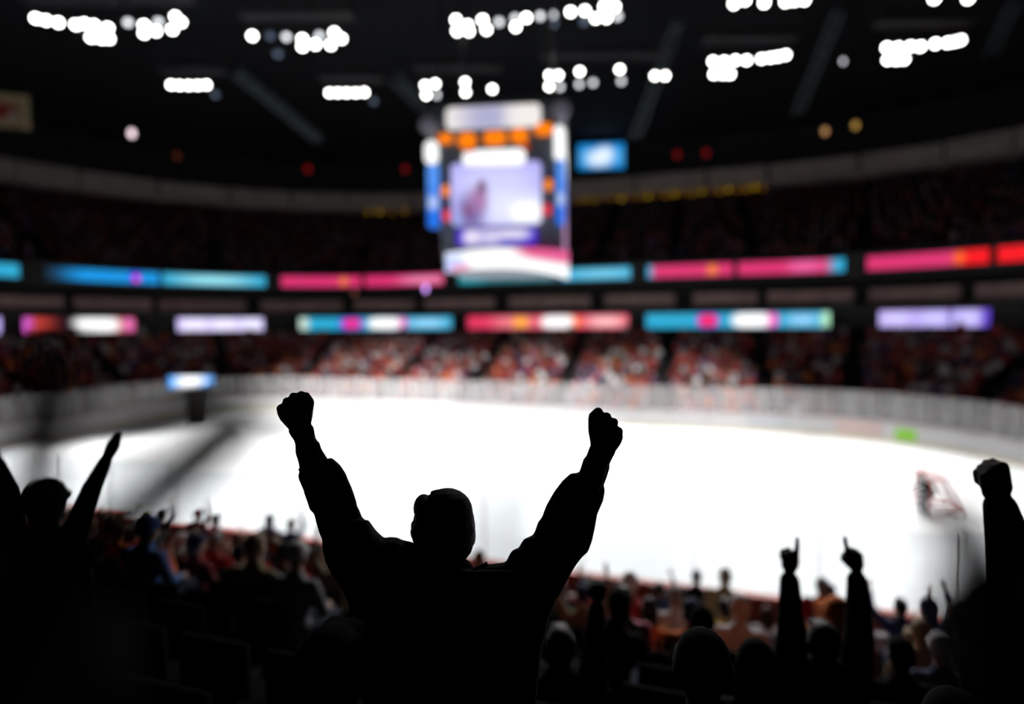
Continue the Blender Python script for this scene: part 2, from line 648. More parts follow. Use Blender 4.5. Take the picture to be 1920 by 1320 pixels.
hous_me, lens_me, yoke_me = lamp_meshes()
for ci, (phrase, dep, aim, pts) in enumerate(CLUSTERS):
    pts = sorted(pts)
    ps = [at(px, py, dep) for px, py, _ in pts]
    aimp = W(aim[0], aim[1], 0)
    for i, ((px, py, dim), p) in enumerate(zip(pts, ps)):
        e = empty('floodlight', p)
        d = (p - W(aim[0] * .4 - 4, SC_N - 9, 0)).normalized()
        q = d.to_track_quat('Z', 'Y').to_matrix().to_4x4()
        e.matrix_world = Matrix.Translation(p) @ q
        state = ('white', 'pale', 'dim bluish')[dim]
        tag(e, f'{state} floodlight, {ORD[i]} from left in the {phrase}', 'floodlight', 'floodlights under the roof')
        link('housing', hous_me, e)
        link('lens', lens_me[dim], e)
        link('bracket', yoke_me, e)
    # the light of this bank
    c = sum(ps, Vector()) / len(ps)
    if len(ps) > 3:
        ld = bpy.data.lights.new('floodlight_beam', 'SPOT')
        ld.energy = SPOT_W
        ld.color = (1, .985, .96)
        ld.spot_size = math.radians(57)
        ld.spot_blend = .65
        ld.shadow_soft_size = .6
        lo = bpy.data.objects.new('floodlight_beam', ld)
        COL.objects.link(lo)
        lp = c - Vector((0, 0, .9))
        lo.matrix_world = Matrix.Translation(lp) @ (lp - aimp).normalized().to_track_quat('Z', 'Y').to_matrix().to_4x4()
    if ci in FARBEAM:
        lf = bpy.data.objects.new('floodlight_beam', ld.copy())
        lf.data.energy = FAR_W
        lf.data.spot_size = math.radians(48)
        lf.data.spot_blend = .9
        COL.objects.link(lf)
        ap = W(FARBEAM[ci], 41.0, 0.5)
        lf.matrix_world = Matrix.Translation(lp) @ (lp - ap).normalized().to_track_quat('Z', 'Y').to_matrix().to_4x4()
    # catwalk over the bank
    zt = max(p.z for p in ps) + .75
    x0, x1 = ps[0].x - .6, ps[-1].x + .6
    cw = empty('catwalk', (0, dep, zt))
    tag(cw, f'dark steel catwalk carrying the {phrase}', 'catwalk', 'catwalks under the roof')
    MB().box(((x0 + x1) / 2, 0, .1), (x1 - x0, .9, .08)).build('deck', BLACKM, cw)
    for yy in (-.43, .43):
        r_ = MB()
        r_.tube((x0, yy, 1.1), (x1, yy, 1.1), .03, seg=6)
        n = max(2, int((x1 - x0) / 1.2))
        for t in range(n + 1):
            xx = x0 + (x1 - x0) * t / n
            r_.tube((xx, yy, .1), (xx, yy, 1.1), .02, seg=5)
        r_.build('railing', BLACKM, cw)
    for xx in (x0, x1):
        MB().tube((xx, 0, .1), (xx, 0, 30.45 - zt), .03, seg=6).build('hanger', BLACKM, cw)
    for p in ps:
        if zt - p.z > .95:
            MB().tube((p.x, 0, p.z + .7 - zt), (p.x, 0, .1), .025, seg=5).build('drop_rod', BLACKM, cw)

TRUSS = [((440, 138), (600, 268), 46, 'left of the scoreboard'), ((742, 152), (806, 216), 43, 'touching the scoreboard top corner'),
         ((1272, 40), (1190, 262), 45, 'right of the scoreboard'), ((1572, 25), (1495, 215), 44, 'left of the top right corner bank'), ((1900, 10), (1855, 108), 40, 'at the right edge')]
for (a, b, dep, ph) in TRUSS:
    pa, pb = at(*a, dep - 3), at(*b, dep + 3)
    e = empty('roof_truss', pa)
    tag(e, f'grey steel roof truss slanting {ph}', 'truss', 'roof trusses')
    L_ = (pb - pa).length
    M = frame((0, 0, 0), pb - pa)
    for yy, zz in ((-.35, 0), (.35, 0), (0, .6)):
        MB().tube((0, yy, zz), (L_, yy, zz), .09, seg=6).build('chord', STEEL, e, M=M)
    br = MB()
    n = max(3, int(L_ / 1.0))
    for i in range(n):
        x0, x1 = L_ * i / n, L_ * (i + 1) / n
        br.tube((x0, -.35, 0), (x1, 0, .6), .04, seg=5)
        br.tube((x0, .35, 0), (x1, 0, .6), .04, seg=5)
        br.tube((x0, -.35, 0), (x1, .35, 0), .04, seg=5)
    br.build('bracing', STEEL, e, M=M)

# ------------------------------------------------------------------ LED ribbons
C_CYAN, C_BLUE, C_PINK, C_RED = srgb(40, 160, 200), srgb(10, 140, 215), srgb(208, 45, 105), srgb(235, 10, 25)
C_TEAL, C_LAV, C_WHITE, C_ORANGE = srgb(30, 110, 120), srgb(190, 175, 245), srgb(255, 255, 255), srgb(230, 120, 50)
C_PURP, C_MAG, C_DARK = srgb(60, 10, 230), srgb(245, 30, 180), srgb(40, 6, 20)
C_PALE = srgb(150, 220, 230)


def led(R, off, h0, h1, xa, xb, base, feats, label, strength=1.15):
    n = 10
    cols = [ring_at(R, xa + (xb - xa) * i / n) for i in range(n + 1)]
    e = empty('ribbon_display', W(cols[n // 2][0], cols[n // 2][1], h0))
    o_ = e.location.copy()
    tag(e, label, 'display', 'ribbon displays around the bowl')
    hb = MB()
    hb.rings([[W(s + x * a, n_ + y * a, h) - o_ for a, h in ((-.12, h0 - .06), (.12, h0 - .06), (.12, h1 + .06), (-.12, h1 + .06))] for s, n_, x, y in cols])
    hb.build('housing', BLACKM, e)
    vs, fs = [], []
    for s, n_, x, y in cols:
        vs += [W(s - x * .14, n_ - y * .14, h0) - o_, W(s - x * .14, n_ - y * .14, h1) - o_]
    for i in range(n):
        fs.append((2 * i, 2 * i + 2, 2 * i + 3, 2 * i + 1))
    me = bpy.data.meshes.new('screen')
    me.from_pydata(vs, [], fs)
    uvl = me.uv_layers.new(name='UVMap')
    for poly in me.polygons:
        for li in poly.loop_indices:
            v = me.loops[li].vertex_index
            uvl.data[li].uv = ((v // 2) / n, v % 2)
    W_ = 1.0
    me.materials.append(screen_mat('display_picture', base, feats, strength))
    link('screen', me, e)
    return e


UPO, UP0, UP1 = 16.45, 10.95, 12.05
R = ring_px(UPO, 11.5)
led(R, UPO, UP0, UP1, -60, 34, C_CYAN, [], 'short cyan ribbon display at the left picture edge, upper ring')
led(R, UPO, UP0, UP1, 84, 298, C_BLUE, [(.0, .5, .2, 3, srgb(5, 40, 60), .9), (.79, .5, .045, .42, C_PURP, .5), (.80, .4, .025, .25, C_MAG, .6)], 'blue upper ribbon display with a small violet emblem')
led(R, UPO, UP0, UP1, 305, 498, C_CYAN, [(.5, .5, .28, .4, C_PALE, .9)], 'cyan upper ribbon display with pale lettering in its middle')
led(R, UPO, UP0, UP1, 528, 678, C_PINK, [(.78, .5, .05, .35, C_ORANGE, .5)], 'pink upper ribbon display with orange dot, left of scoreboard')
led(R, UPO, UP0, UP1, 686, 832, C_PINK, [(.75, .5, .25, .3, srgb(225, 130, 170), .8)], 'pink upper ribbon display touching the scoreboard left side')
led(R, UPO, UP0, UP1, 862, 1042, C_TEAL, [(.1, .3, .15, .5, srgb(30, 150, 165), .8)], 'dim teal upper ribbon display below the scoreboard')
led(R, UPO, UP0, UP1, 1052, 1182, C_CYAN, [(.6, .5, .35, .35, srgb(110, 190, 220), .8)], 'cyan upper ribbon display at the scoreboard right side')
led(R, UPO, UP0, UP1, 1214, 1374, C_PINK, [(0, .5, .06, 2, C_CYAN, .8), (.76, .5, .06, .4, C_ORANGE, .5)], 'pink upper ribbon display with orange dot, right of scoreboard')
led(R, UPO, UP0, UP1, 1384, 1584, C_PINK, [(.62, .55, .14, .5, srgb(220, 85, 145), .6), (1, .5, .14, 3, C_CYAN, .6)], 'pink upper ribbon display with a cyan right end')
led(R, UPO, UP0, UP1, 1626, 1856, C_PINK, [(.9, .5, .14, 3, C_RED, .4), (.75, .5, .05, .4, srgb(235, 90, 20), .4)], 'pink upper ribbon display turning red at its right end')
led(R, UPO, UP0, UP1, 1872, 1990, C_RED, [], 'red ribbon display at the right picture edge, upper ring')
LOO, LO0, LO1 = 15.45, 6.35, 7.65
R = ring_px(LOO, 7.0)
led(R, LOO, LO0, LO1, -120, 0, C_LAV, [], 'pale ribbon display cut by the left picture edge, lower ring')
led(R, LOO, LO0, LO1, 42, 252, srgb(190, 60, 50), [(.42, .5, .18, 3, C_DARK, .7), (.02, .5, .06, .6, srgb(210, 90, 200), .7), (.66, .5, .2, .6, C_WHITE, .35), (.95, .5, .05, .5, srgb(225, 110, 180), .7)], 'red and white lower ribbon display with a dark gap')
led(R, LOO, LO0, LO1, 332, 494, C_LAV, [(.2, .5, .16, .5, srgb(235, 230, 255), .6), (.55, .5, .16, .5, srgb(235, 230, 255), .6), (.86, .5, .12, .5, srgb(235, 230, 255), .6)], 'pale lavender lower ribbon display beside the red one')
led(R, LOO, LO0, LO1, 562, 848, C_CYAN, [(.02, .5, .04, .6, srgb(190, 215, 200), .5), (.34, .5, .075, .45, C_PURP, .4), (.345, .5, .055, .35, srgb(245, 40, 120), .5), (.66, .5, .05, .4, C_MAG, .4), (.56, .5, .105, .48, C_WHITE, .3), (.84, .5, .1, .3, srgb(150, 210, 245), .9)], 'cyan lower ribbon display with white panel, left of centre')
led(R, LOO, LO0, LO1, 878, 1178, srgb(215, 50, 90), [(.3, .5, .12, .5, srgb(225, 120, 130), .8), (.33, .5, .045, .35, srgb(255, 170, 40), .6), (.65, .5, .06, .4, srgb(255, 110, 30), .4), (.56, .5, .1, .48, C_WHITE, .3), (.86, .5, .1, .35, srgb(250, 190, 190), .9)], 'pink red lower ribbon display with white panel below scoreboard')
led(R, LOO, LO0, LO1, 1212, 1556, C_CYAN, [(.335, .5, .06, .45, C_PURP, .3), (.335, .5, .05, .38, srgb(245, 40, 90), .4), (.67, .5, .045, .45, C_MAG, .4), (.57, .5, .1, .5, C_WHITE, .3), (.85, .5, .07, .35, srgb(140, 200, 240), .9), (.985, .5, .035, .6, srgb(170, 225, 190), .5)], 'long cyan lower ribbon display with white panel, right of centre')
led(R, LOO, LO0, LO1, 1648, 1858, srgb(150, 130, 215), [(.15, .5, .15, .45, srgb(205, 195, 250), .8), (.5, .5, .15, .45, srgb(200, 190, 250), .8), (.64, .5, .02, 2, srgb(90, 75, 150), .6), (.8, .5, .12, .45, srgb(200, 190, 250), .8), (1, .5, .08, 2, srgb(90, 60, 190), .7)], 'lavender lower ribbon display near the right edge')

# small lamps below the upper ribbon
for (px, py, dep, c, e_, lab) in ((1272, 537, 56, srgb(190, 180, 255), 6, 'small lavender lamp under the pink display right of scoreboard'),
                                  (1500, 536, 52, srgb(150, 140, 180), 1.6, 'faint lavender lamp under the pink and cyan display'),
                                  (798, 541, 57, srgb(190, 140, 230), 3, 'small violet lamp under the display left of scoreboard'),
                                  (665, 548, 58, srgb(200, 120, 90), .25, 'dim reddish lamp at the suite level left of centre'),
                                  (1460, 541, 55, srgb(220, 120, 20), .5, 'dim orange lamp at the suite level right of centre')):
    p = at(px, py, dep)
    e = empty('wall_lamp', p)
    tag(e, lab, 'lamp')
    MB().box((0, .15, 0), (.34, .12, .5)).build('backplate', BLACKM, e)
    MB().ell((0, 0, 0), (.2, .12, .38), seg=10, rings=8).build('shade', emat('lamp_' + lab[:12] + str(px), c, e_), e, True)

# ------------------------------------------------------------------ scoreboard
SBZ = 26.4
PXM = F / SBZ
SBC = at(935, 350, SBZ)
SBYAW = math.radians(-6)
sb = empty('scoreboard', SBC, SBYAW)
tag(sb, 'large lit scoreboard cube hanging over the ice', 'scoreboard')


def sx(px):
    return (px - 935) / PXM


def sz(py):
    return (350 - py) / PXM


def quad_panel(name, x0, y0, x1, y1, m, depth=.08, yoff=0.0, slope=0.0, taper=0.0, parent=None, corner=.25):
    """lit panel on the scoreboard front: rounded plate with UV, px coordinates"""
    X0, X1, Z1, Z0 = sx(x0), sx(x1), sz(y0), sz(y1)
    w_, h_ = X1 - X0, Z1 - Z0
    r = corner * min(w_, h_)
    pts = []
    for cx, cz, a0 in ((X1 - r, Z1 - r, 0), (X0 + r, Z1 - r, 90), (X0 + r, Z0 + r, 180), (X1 - r, Z0 + r, 270)):
        for i in range(4):
            t = math.radians(a0 + 30 * i)
            pts.append((cx + r * math.cos(t), cz + r * math.sin(t)))
    yy = FRONT - yoff
    k = len(pts)
    vs = [(x, yy - depth, z) for x, z in pts] + [(x, yy, z) for x, z in pts]
    me = bpy.data.meshes.new(name)
    me.from_pydata(vs, [], [tuple(range(k))] + [(i, k + i, k + (i + 1) % k, (i + 1) % k) for i in range(k)])
    uvl = me.uv_layers.new(name='UVMap')
    for li, lp in enumerate(me.loops):
        v = me.vertices[lp.vertex_index].co
        uvl.data[li].uv = ((v.x - X0) / w_, (v.z - Z0) / h_)
    me.materials.append(m)
    return link(name, me, parent or sb)


FRONT = 0.0
SD = 6.2                                   # depth of the cube
body = MB()
tw0, tw1, bw0, bw1 = sx(798), sx(1056), sx(828), sx(1056)
zt, zb = sz(200), sz(500)
vs = [(tw0, 0, zt), (tw1, 0, zt), (tw1, SD, zt), (tw0, SD, zt), (bw0, .3, zb), (bw1, .3, zb), (bw1, SD - .3, zb), (bw0, SD - .3, zb)]
body.add(vs, [(0, 1, 2, 3), (4, 7, 6, 5), (0, 4, 5, 1), (1, 5, 6, 2), (2, 6, 7, 3), (3, 7, 4, 0)])
body.build('body', mat('scoreboard_shell', (.14, .165, .20), .5, .15, 2), sb)
W1 = srgb(250, 244, 240)
quad_panel('top_sign', 838, 203, 1014, 243, screen_mat('top_sign', W1, [(.45, .5, .28, .8, srgb(180, 180, 215), .8), (.9, .5, .25, .8, W1, .5)], .95))
quad_panel('crown_sign', 869, 283, 985, 313, screen_mat('crown_sign', C_WHITE, [], 1.25), corner=.35)
for i, (x0, y0, x1, y1) in enumerate(((822, 250, 850, 268), (860, 250, 894, 278), (908, 249, 950, 274), (958, 246, 990, 272), (1002, 238, 1036, 260), (872, 276, 892, 288), (978, 272, 992, 286))):
    quad_panel('orange_digit_block', x0, y0, x1, y1, emat('amber_led%d' % (i > 4), srgb(255, 130, 0) if i < 5 else srgb(215, 80, 10), 1.1 if i < 5 else .7), corner=.4)
quad_panel('main_screen', 846, 306, 1014, 421, screen_mat('main_screen', srgb(175, 170, 240), [
    (.5, .62, .42, .30, srgb(205, 205, 250), .6), (.70, .25, .34, .25, srgb(225, 228, 255), .7), (.84, .20, .17, .16, C_WHITE, .4),
    (.22, .22, .13, .25, srgb(110, 90, 150), .8), (.31, .42, .09, .18, srgb(165, 115, 165), .8), (.345, .62, .045, .1, srgb(110, 70, 105), .7),
    (.06, .1, .06, .12, srgb(150, 160, 220), .8), (.17, .25, .02, .06, srgb(150, 60, 70), .8)], 1.1), corner=.08)
quad_panel('caption_panel', 855, 426, 1006, 458, screen_mat('caption_panel', srgb(70, 30, 205), [
    (.2, .5, .11, .42, srgb(235, 225, 250), .5), (.42, .5, .13, .45, srgb(210, 205, 240), .6), (.7, .62, .2, .3, srgb(225, 220, 245), .5)], 1.0), corner=.3)
for x0, x1, yt, ysp in ((797, 822, 262, 378), (1038, 1056, 244, 370)):
    quad_panel('corner_light', x0, yt, x1, 306, screen_mat('corner_light', C_WHITE, [], 1.25), corner=.5, depth=.12)
    quad_panel('side_column', x0 + 4, 306, x1 + 1, 424, screen_mat('side_column', srgb(30, 115, 235), [(.5, 1, 1, .45, srgb(85, 150, 245), .6), (.5, .40, .42, .1, srgb(185, 205, 250), .6)], 1.0), depth=.12, corner=.3)
for px, py, c in ((835, 355, srgb(240, 130, 25)), (1027, 350, srgb(240, 130, 25)), (837, 401, srgb(215, 50, 70)), (1024, 395, srgb(215, 50, 70))):
    MB().ell((sx(px), -.05, sz(py)), (.2, .08, .26), seg=12, rings=8).build('indicator_lamp', emat('ind%d' % int(c[0] * 99 + c[1] * 999), c, 1.2), sb, True)
for px, py in ((806, 236), (1052, 218)):
    q = MB()
    q.tube((sx(px), .05, sz(py)), (sx(px), -.28, sz(py)), .34, .40, seg=14)
    q.tube((sx(px), -.26, sz(py)), (sx(px), -.32, sz(py)), .34, .30, seg=14)
    q.build('horn_speaker', mat('speaker_grey', (.62, .62, .75), .5, .1, 3), sb)
# right-hand face: the column wraps round the corner
xr = tw1
for nm, y0, y1, m in (('side_light', 248, 306, screen_mat('side_light', C_WHITE, [], 1.1)), ('side_screen', 308, 470, screen_mat('side_screen', srgb(110, 125, 220), [(.5, .2, 1, .3, srgb(205, 150, 190), .8)], .8))):
    vs = [(xr + .05, .15, sz(y1)), (xr + .05, SD - 1, sz(y1)), (xr + .05, SD - 1, sz(y0)), (xr + .05, .15, sz(y0))]
    me = bpy.data.meshes.new(nm)
    me.from_pydata(vs + [(x - .1, y, z) for x, y, z in vs], [], [(0, 1, 2, 3), (7, 6, 5, 4), (0, 4, 5, 1), (1, 5, 6, 2), (2, 6, 7, 3), (3, 7, 4, 0)])
    uvl = me.uv_layers.new(name='UVMap')
    for li, lp in enumerate(me.loops):
        v = me.vertices[lp.vertex_index].co
        uvl.data[li].uv = ((v.y - .15) / (SD - 1.15), (v.z - sz(y1)) / (sz(y0) - sz(y1)))
    me.materials.append(m)
    link(nm, me, sb)
# curved ring display at the foot of the cube
n = 20
vs, fs = [], []
for i in range(n + 1):
    t = i / n
    px = 828 + (1064 - 828) * t
    dip = 10 * (2 * t - 1) ** 2 * (1.6 if t > .5 else .5)
    yb = -.55 + .9 * (2 * t - 1) ** 2
    vs += [(sx(px), yb, sz(504 + dip * 1.0 - 6 * (1 - t))), (sx(px), yb - .05, sz(464 + dip * .3 + 4 * (1 - t)))]
for i in range(n):
    fs.append((2 * i, 2 * i + 2, 2 * i + 3, 2 * i + 1))
k = len(vs)
vs2 = vs + [(x, y + .5, z) for x, y, z in vs]
fs2 = fs + [tuple(q + k for q in f)[::-1] for f in fs]
for i in range(n):
    fs2 += [(2 * i, k + 2 * i, k + 2 * i + 2, 2 * i + 2), (2 * i + 1, 2 * i + 3, k + 2 * i + 3, k + 2 * i + 1)]
fs2 += [(0, 1, k + 1, k), (2 * n, k + 2 * n, k + 2 * n + 1, 2 * n + 1)]
me = bpy.data.meshes.new('ring_display')
me.from_pydata(vs2, [], fs2)
uvl = me.uv_layers.new(name='UVMap')
for li, lp in enumerate(me.loops):
    v = lp.vertex_index % k
    uvl.data[li].uv = ((v // 2) / n, v % 2)
me.materials.append(screen_mat('ring_display', C_WHITE, [(.86, 1.0, .26, .52, srgb(220, 85, 140), .35), (.05, .3, .12, .6, srgb(190, 205, 255), .8), (.14, 0, .08, .25, srgb(225, 130, 170), .7)], 1.15))
link('ring_display', me, sb)
for xx in (tw0 + .5, tw1 - .5):
    for yy in (.6, SD - .6):
        MB().tube((xx, yy, zt), (xx * .8, yy, 30.45 - SBC.z), .05, seg=6).build('suspension_cable', BLACKM, sb)
fr = MB()
for a, b in (((tw0, .1), (tw1, .1)), ((tw1, .1), (tw1, SD)), ((tw1, SD), (tw0, SD)), ((tw0, SD), (tw0, .1))):
    fr.tube((a[0], a[1], zt + .15), (b[0], b[1], zt + .15), .12, seg=6)
fr.build('top_frame', DARKBOX, sb)

# ------------------------------------------------------------------ screens and signs high on the walls
p = at(1127, 293, 76)
e = empty('video_board', p, math.radians(-6))
tag(e, 'bright blue video board with white swirl right of the scoreboard', 'screen')
k = F / 76
w_, h_ = 84 / k, 46 / k
MB().box((0, .2, 0), (w_ + .3, .3, h_ + .3)).build('housing', BLACKM, e)
me = bpy.data.meshes.new('screen')
me.from_pydata([(-w_ / 2, 0, -h_ / 2), (w_ / 2, 0, -h_ / 2), (w_ / 2, 0, h_ / 2), (-w_ / 2, 0, h_ / 2)], [], [(0, 1, 2, 3)])
uvl = me.uv_layers.new(name='UVMap')
for li, uvc in enumerate(((0, 0), (1, 0), (1, 1), (0, 1))):
    uvl.data[li].uv = uvc
me.materials.append(screen_mat('video_board', srgb(15, 130, 205), [(.5, .48, .42, .25, srgb(95, 180, 235), .8), (.46, .42, .22, .28, srgb(225, 238, 252), .7), (.58, .62, .14, .22, srgb(225, 238, 252), .8)], 1.1))
link('screen', me, e)
for xx in (-w_ / 3, w_ / 3):
    MB().tube((xx, .3, h_ / 2), (xx, .3, 30.4 - p.z), .05, seg=6).build('hanger', BLACKM, e)

p = at(16, 208, 58)
e = empty('hanging_banner', p, math.radians(20))
tag(e, 'cream banner with red emblem hanging at the left edge', 'banner')
me = bpy.data.meshes.new('cloth')
w_, h_ = 3.4, 3.3
gx = 8
vs, fs = [], []
for i in range(gx + 1):
    for j in (0, 1):
        vs.append((-w_ / 2 + w_ * i / gx, .06 * math.sin(i * 1.7), -h_ / 2 + h_ * j))
for i in range(gx):
    fs.append((2 * i, 2 * i + 2, 2 * i + 3, 2 * i + 1))
me.from_pydata(vs, [], fs)
uvl = me.uv_layers.new(name='UVMap')
for li, lp in enumerate(me.loops):
    v = lp.vertex_index
    uvl.data[li].uv = ((v // 2) / gx, v % 2)
bmn = screen_mat('banner_print', srgb(225, 205, 160), [(.35, .5, .34, .22, srgb(170, 30, 30), .5), (.6, .35, .12, .12, srgb(235, 225, 215), .6)], 0.0)
bb_ = bmn.node_tree.nodes['Principled BSDF']
bmn.node_tree.links.new(bb_.inputs['Emission Color'].links[0].from_socket, bb_.inputs['Base Color'])
me.materials.append(bmn)
link('cloth', me, e)
MB().tube((-1.8, 0, 1.7), (1.8, 0, 1.7), .05, seg=6).build('batten', BLACKM, e)
for xx in (-1.6, 1.6):
    MB().tube((xx, 0, 1.7), (xx, 0, 30.4 - p.z), .02, seg=5).build('hanger', BLACKM, e)

SMALL = [(247, 250, 60, srgb(240, 215, 225), 2.5, 'lone pinkish white lamp above the left concrete band', .34),
         (332, 292, 62, srgb(170, 70, 15), .2, 'very dim orange lamp just above the left band', .3),
         (577, 317, 72, srgb(200, 10, 20), .35, 'dim red lamp left of the scoreboard above the band', .36),
         (760, 317, 76, srgb(200, 10, 20), .35, 'dim red lamp beside the scoreboard left edge', .36),
         (1270, 290, 74, srgb(200, 10, 20), .35, 'left one of two dim red lamps right of the video board', .36),
         (1324, 287, 73, srgb(200, 10, 20), .35, 'right one of two dim red lamps right of the video board', .36),
         (1547, 246, 62, srgb(225, 165, 110), .9, 'amber lamp, lower left of the pair at upper right', .32),
         (1604, 235, 61, srgb(215, 170, 85), .8, 'amber lamp, upper right of the pair at upper right', .32),
         (1581, 115, 45, srgb(230, 230, 240), 2.5, 'small white lamp between the two stepped floodlight banks', .14)]
for px, py, dep, c, e_, lab, r in SMALL:
    p = at(px, py, dep)
    e = empty('pendant_lamp', p)
    tag(e, lab, 'lamp')
    MB().ell((0, 0, 0), (r * .8, r * .8, r * 1.15), seg=12, rings=8).build('globe', emat('globe%d' % px, c, e_), e, True)
    q = MB()
    q.tube((0, 0, r), (0, 0, r + .25), r * .8, r * .3, seg=10)
    q.tube((0, 0, r + .2), (0, 0, 30.4 - p.z), .03, seg=5)
    q.build('stem', BLACKM, e)

# string of warm lamps along the band right of the scoreboard
R = ring_px(38.2, 23.6)
for i, px in enumerate(list(np.linspace(1082, 1432, 22)) + [690, 712, 735, 760]):
    s, n_, x, y = ring_at(R, px)
    p = W(s - x * .2, n_ - y * .2, 22.95 + .12 * math.sin(i * 2.3))
    e = empty('festoon_lamp', p)
    side = 'right of' if px > 950 else 'left of'
    tag(e, f'dim gold lamp in the string {side} the scoreboard', 'lamp', 'gold lamps along the band ' + side + ' the scoreboard')
    MB().ell((0, 0, 0), (.2, .2, .26), seg=8, rings=6).build('bulb', emat('festoon%d' % (i % 3), srgb(200, 130 + 15 * (i % 3), 10), (.28, .5, .8)[i % 3]), e, True)
    MB().tube((0, 0, .2), (0, 0, .42), .1, .07, seg=8).build('socket', BLACKM, e)

# lit sign on its dark tapered post at the far left of the ice
p = at(373, 795, 40)
p.z = 0.0
e = empty('lit_sign', p)
tag(e, 'blue and white lit sign on a dark tapered post at the rink end', 'sign')
k = F / 40
q = MB()
q.rings([[(x * wd, y * wd, z) for x, y in ((-1, -1), (1, -1), (1, 1), (-1, 1))] for z, wd in ((0, .40), (.08, .42), (1.1, .48), (2.35, .60))])
q.build('post', mat('post_dark_brown', (.006, .004, .003), .8, .2, 3), e)
w_, h_ = 84 / k, 24 / k
MB().box((-.45, .12, 2.95), (w_ + .1, .22, h_ + .1)).build('housing', BLACKM, e)
me = bpy.data.meshes.new('face')
z0 = 2.95 - h_ / 2
x0 = -.45 - w_ / 2
me.from_pydata([(x0, -.01, z0), (x0 + w_, -.01, z0), (x0 + w_, -.01, z0 + h_), (x0, -.01, z0 + h_)], [], [(0, 1, 2, 3)])
uvl = me.uv_layers.new(name='UVMap')
for li, uvc in enumerate(((0, 0), (1, 0), (1, 1), (0, 1))):
    uvl.data[li].uv = uvc
me.materials.append(screen_mat('lit_sign', srgb(60, 150, 235), [(.5, .5, .28, .8, C_WHITE, .8)], 1.5))
link('face', me, e)

# ------------------------------------------------------------------ hockey goal
gs, gn = SN(at(1730, 958, 21.0))
gp = W(gs, gn, 0)
goal = empty('hockey_goal', gp)
tag(goal, 'small red framed hockey goal with white netting on the ice', 'goal')
M = frame((0, 0, 0), -D2)              # local x = towards the mouth, y = along the goal line
q = MB()
for yy in (-.92, .92):
    q.tube((0, yy, 0), (0, yy, 1.22), .03)
q.tube((0, -.96, 1.22), (0, .96, 1.22), .03)
q.build('goal_frame', REDP, goal, M=M)
q = MB()
for yy in (-.92, .92):
    q.tube((0, yy, .03), (-1.0, yy * .6, .03), .03)
    q.tube((0, yy, 1.2), (-.5, yy * .6, 1.15), .03)
    q.tube((-.5, yy * .6, 1.15), (-1.0, yy * .6, .03), .02)
q.tube((-1.0, -.55, .03), (-1.0, .55, .03), .03)
q.tube((-.5, -.55, 1.15), (-.5, .55, 1.15), .02)
q.build('base_frame', REDP, goal, M=M)
q = MB()
for i in range(13):
    t = -1 + 2 * i / 12
    q.tube((0, .92 * t, 1.2), (-.5, .55 * t, 1.15), .007, seg=4)
    q.tube((-.5, .55 * t, 1.15), (-1.0, .55 * t, .03), .007, seg=4)
for i in range(9):
    t = i / 8
    q.tube((-.5 - .5 * t, -.55, 1.15 - 1.12 * t), (-.5 - .5 * t, .55, 1.15 - 1.12 * t), .007, seg=4)
    for sg in (-1, 1):
        q.tube((0, sg * .92, .03 + 1.17 * t), (-.5 - .5 * (1 - t), sg * .55, .03 + 1.12 * t), .007, seg=4)
q.build('netting', NET, goal, M=M)
# ==BLOB==
# ------------------------------------------------------------------ people: figures grown as one continuous skin
def blob(name, parts, voxel, smooth_it=2, mats=None):
    """parts: ('c', p0, r0, p1, r1, mi) tapered limb | ('e', centre, radii, rot or None, mi) | ('r', rings, mi) loft"""
    q = MB()
    cs, rr, mm = [], [], []
    for p in parts:
        if p[0] == 'c':
            _, a, ra, b, rb, mi = p
            a, b = Vector(a), Vector(b)
            q.tube(a, b, ra, rb, seg=12)
            q.ell(a, (ra,) * 3, seg=12, rings=8)
            q.ell(b, (rb,) * 3, seg=12, rings=8)
            for i in range(7):
                t = i / 6
                cs.append(a.lerp(b, t))
                rr.append(ra + (rb - ra) * t)
                mm.append(mi)
        elif p[0] == 'e':
            _, c, r, M, mi = p
            q.ell(c, r, M, seg=16, rings=12)
            for ax in range(3):
                for t in (-.5, 0, .5):
                    d = Vector((0, 0, 0))
                    d[ax] = t * r[ax]
                    if M is not None:
                        d = M @ d
                    cs.append(Vector(c) + d)
                    rr.append(min(r))
                    mm.append(mi)
        else:
            _, rs, mi = p
            q.rings(rs)
            for r in rs:
                c = sum((Vector(v) for v in r), Vector()) / len(r)
                cs.append(c)
                rr.append(sum((Vector(v) - c).length for v in r) / len(r))
                mm.append(mi)
    me = q.mesh(name + '_src', [BLACKM])
    ob = bpy.data.objects.new('tmp', me)
    COL.objects.link(ob)
    md = ob.modifiers.new('r', 'REMESH')
    md.mode = 'VOXEL'
    md.voxel_size = voxel
    if smooth_it:
        ms = ob.modifiers.new('s', 'SMOOTH')
        ms.factor = .5
        ms.iterations = smooth_it
    dg = bpy.context.evaluated_depsgraph_get()
    ev = ob.evaluated_get(dg)
    out = bpy.data.meshes.new_from_object(ev)
    out.name = name
    bpy.data.objects.remove(ob)
    bpy.data.meshes.remove(me)
    out.materials.clear()
    for m in (mats or [BLACKM]):
        out.materials.append(m)
    n = len(out.polygons)
    cen = np.empty(n * 3, dtype=np.float32)
    out.polygons.foreach_get('center', cen)
    cen = cen.reshape(-1, 3)
    best = np.full(n, 1e9, dtype=np.float32)
    mi = np.zeros(n, dtype=np.int32)
    for c, r, m in zip(cs, rr, mm):
        d = np.linalg.norm(cen - np.array(c, dtype=np.float32), axis=1) - r
        k_ = d < best
        best[k_] = d[k_]
        mi[k_] = m
    out.polygons.foreach_set('material_index', mi)
    out.polygons.foreach_set('use_smooth', np.ones(n, dtype=bool))
    out.update()
    return out


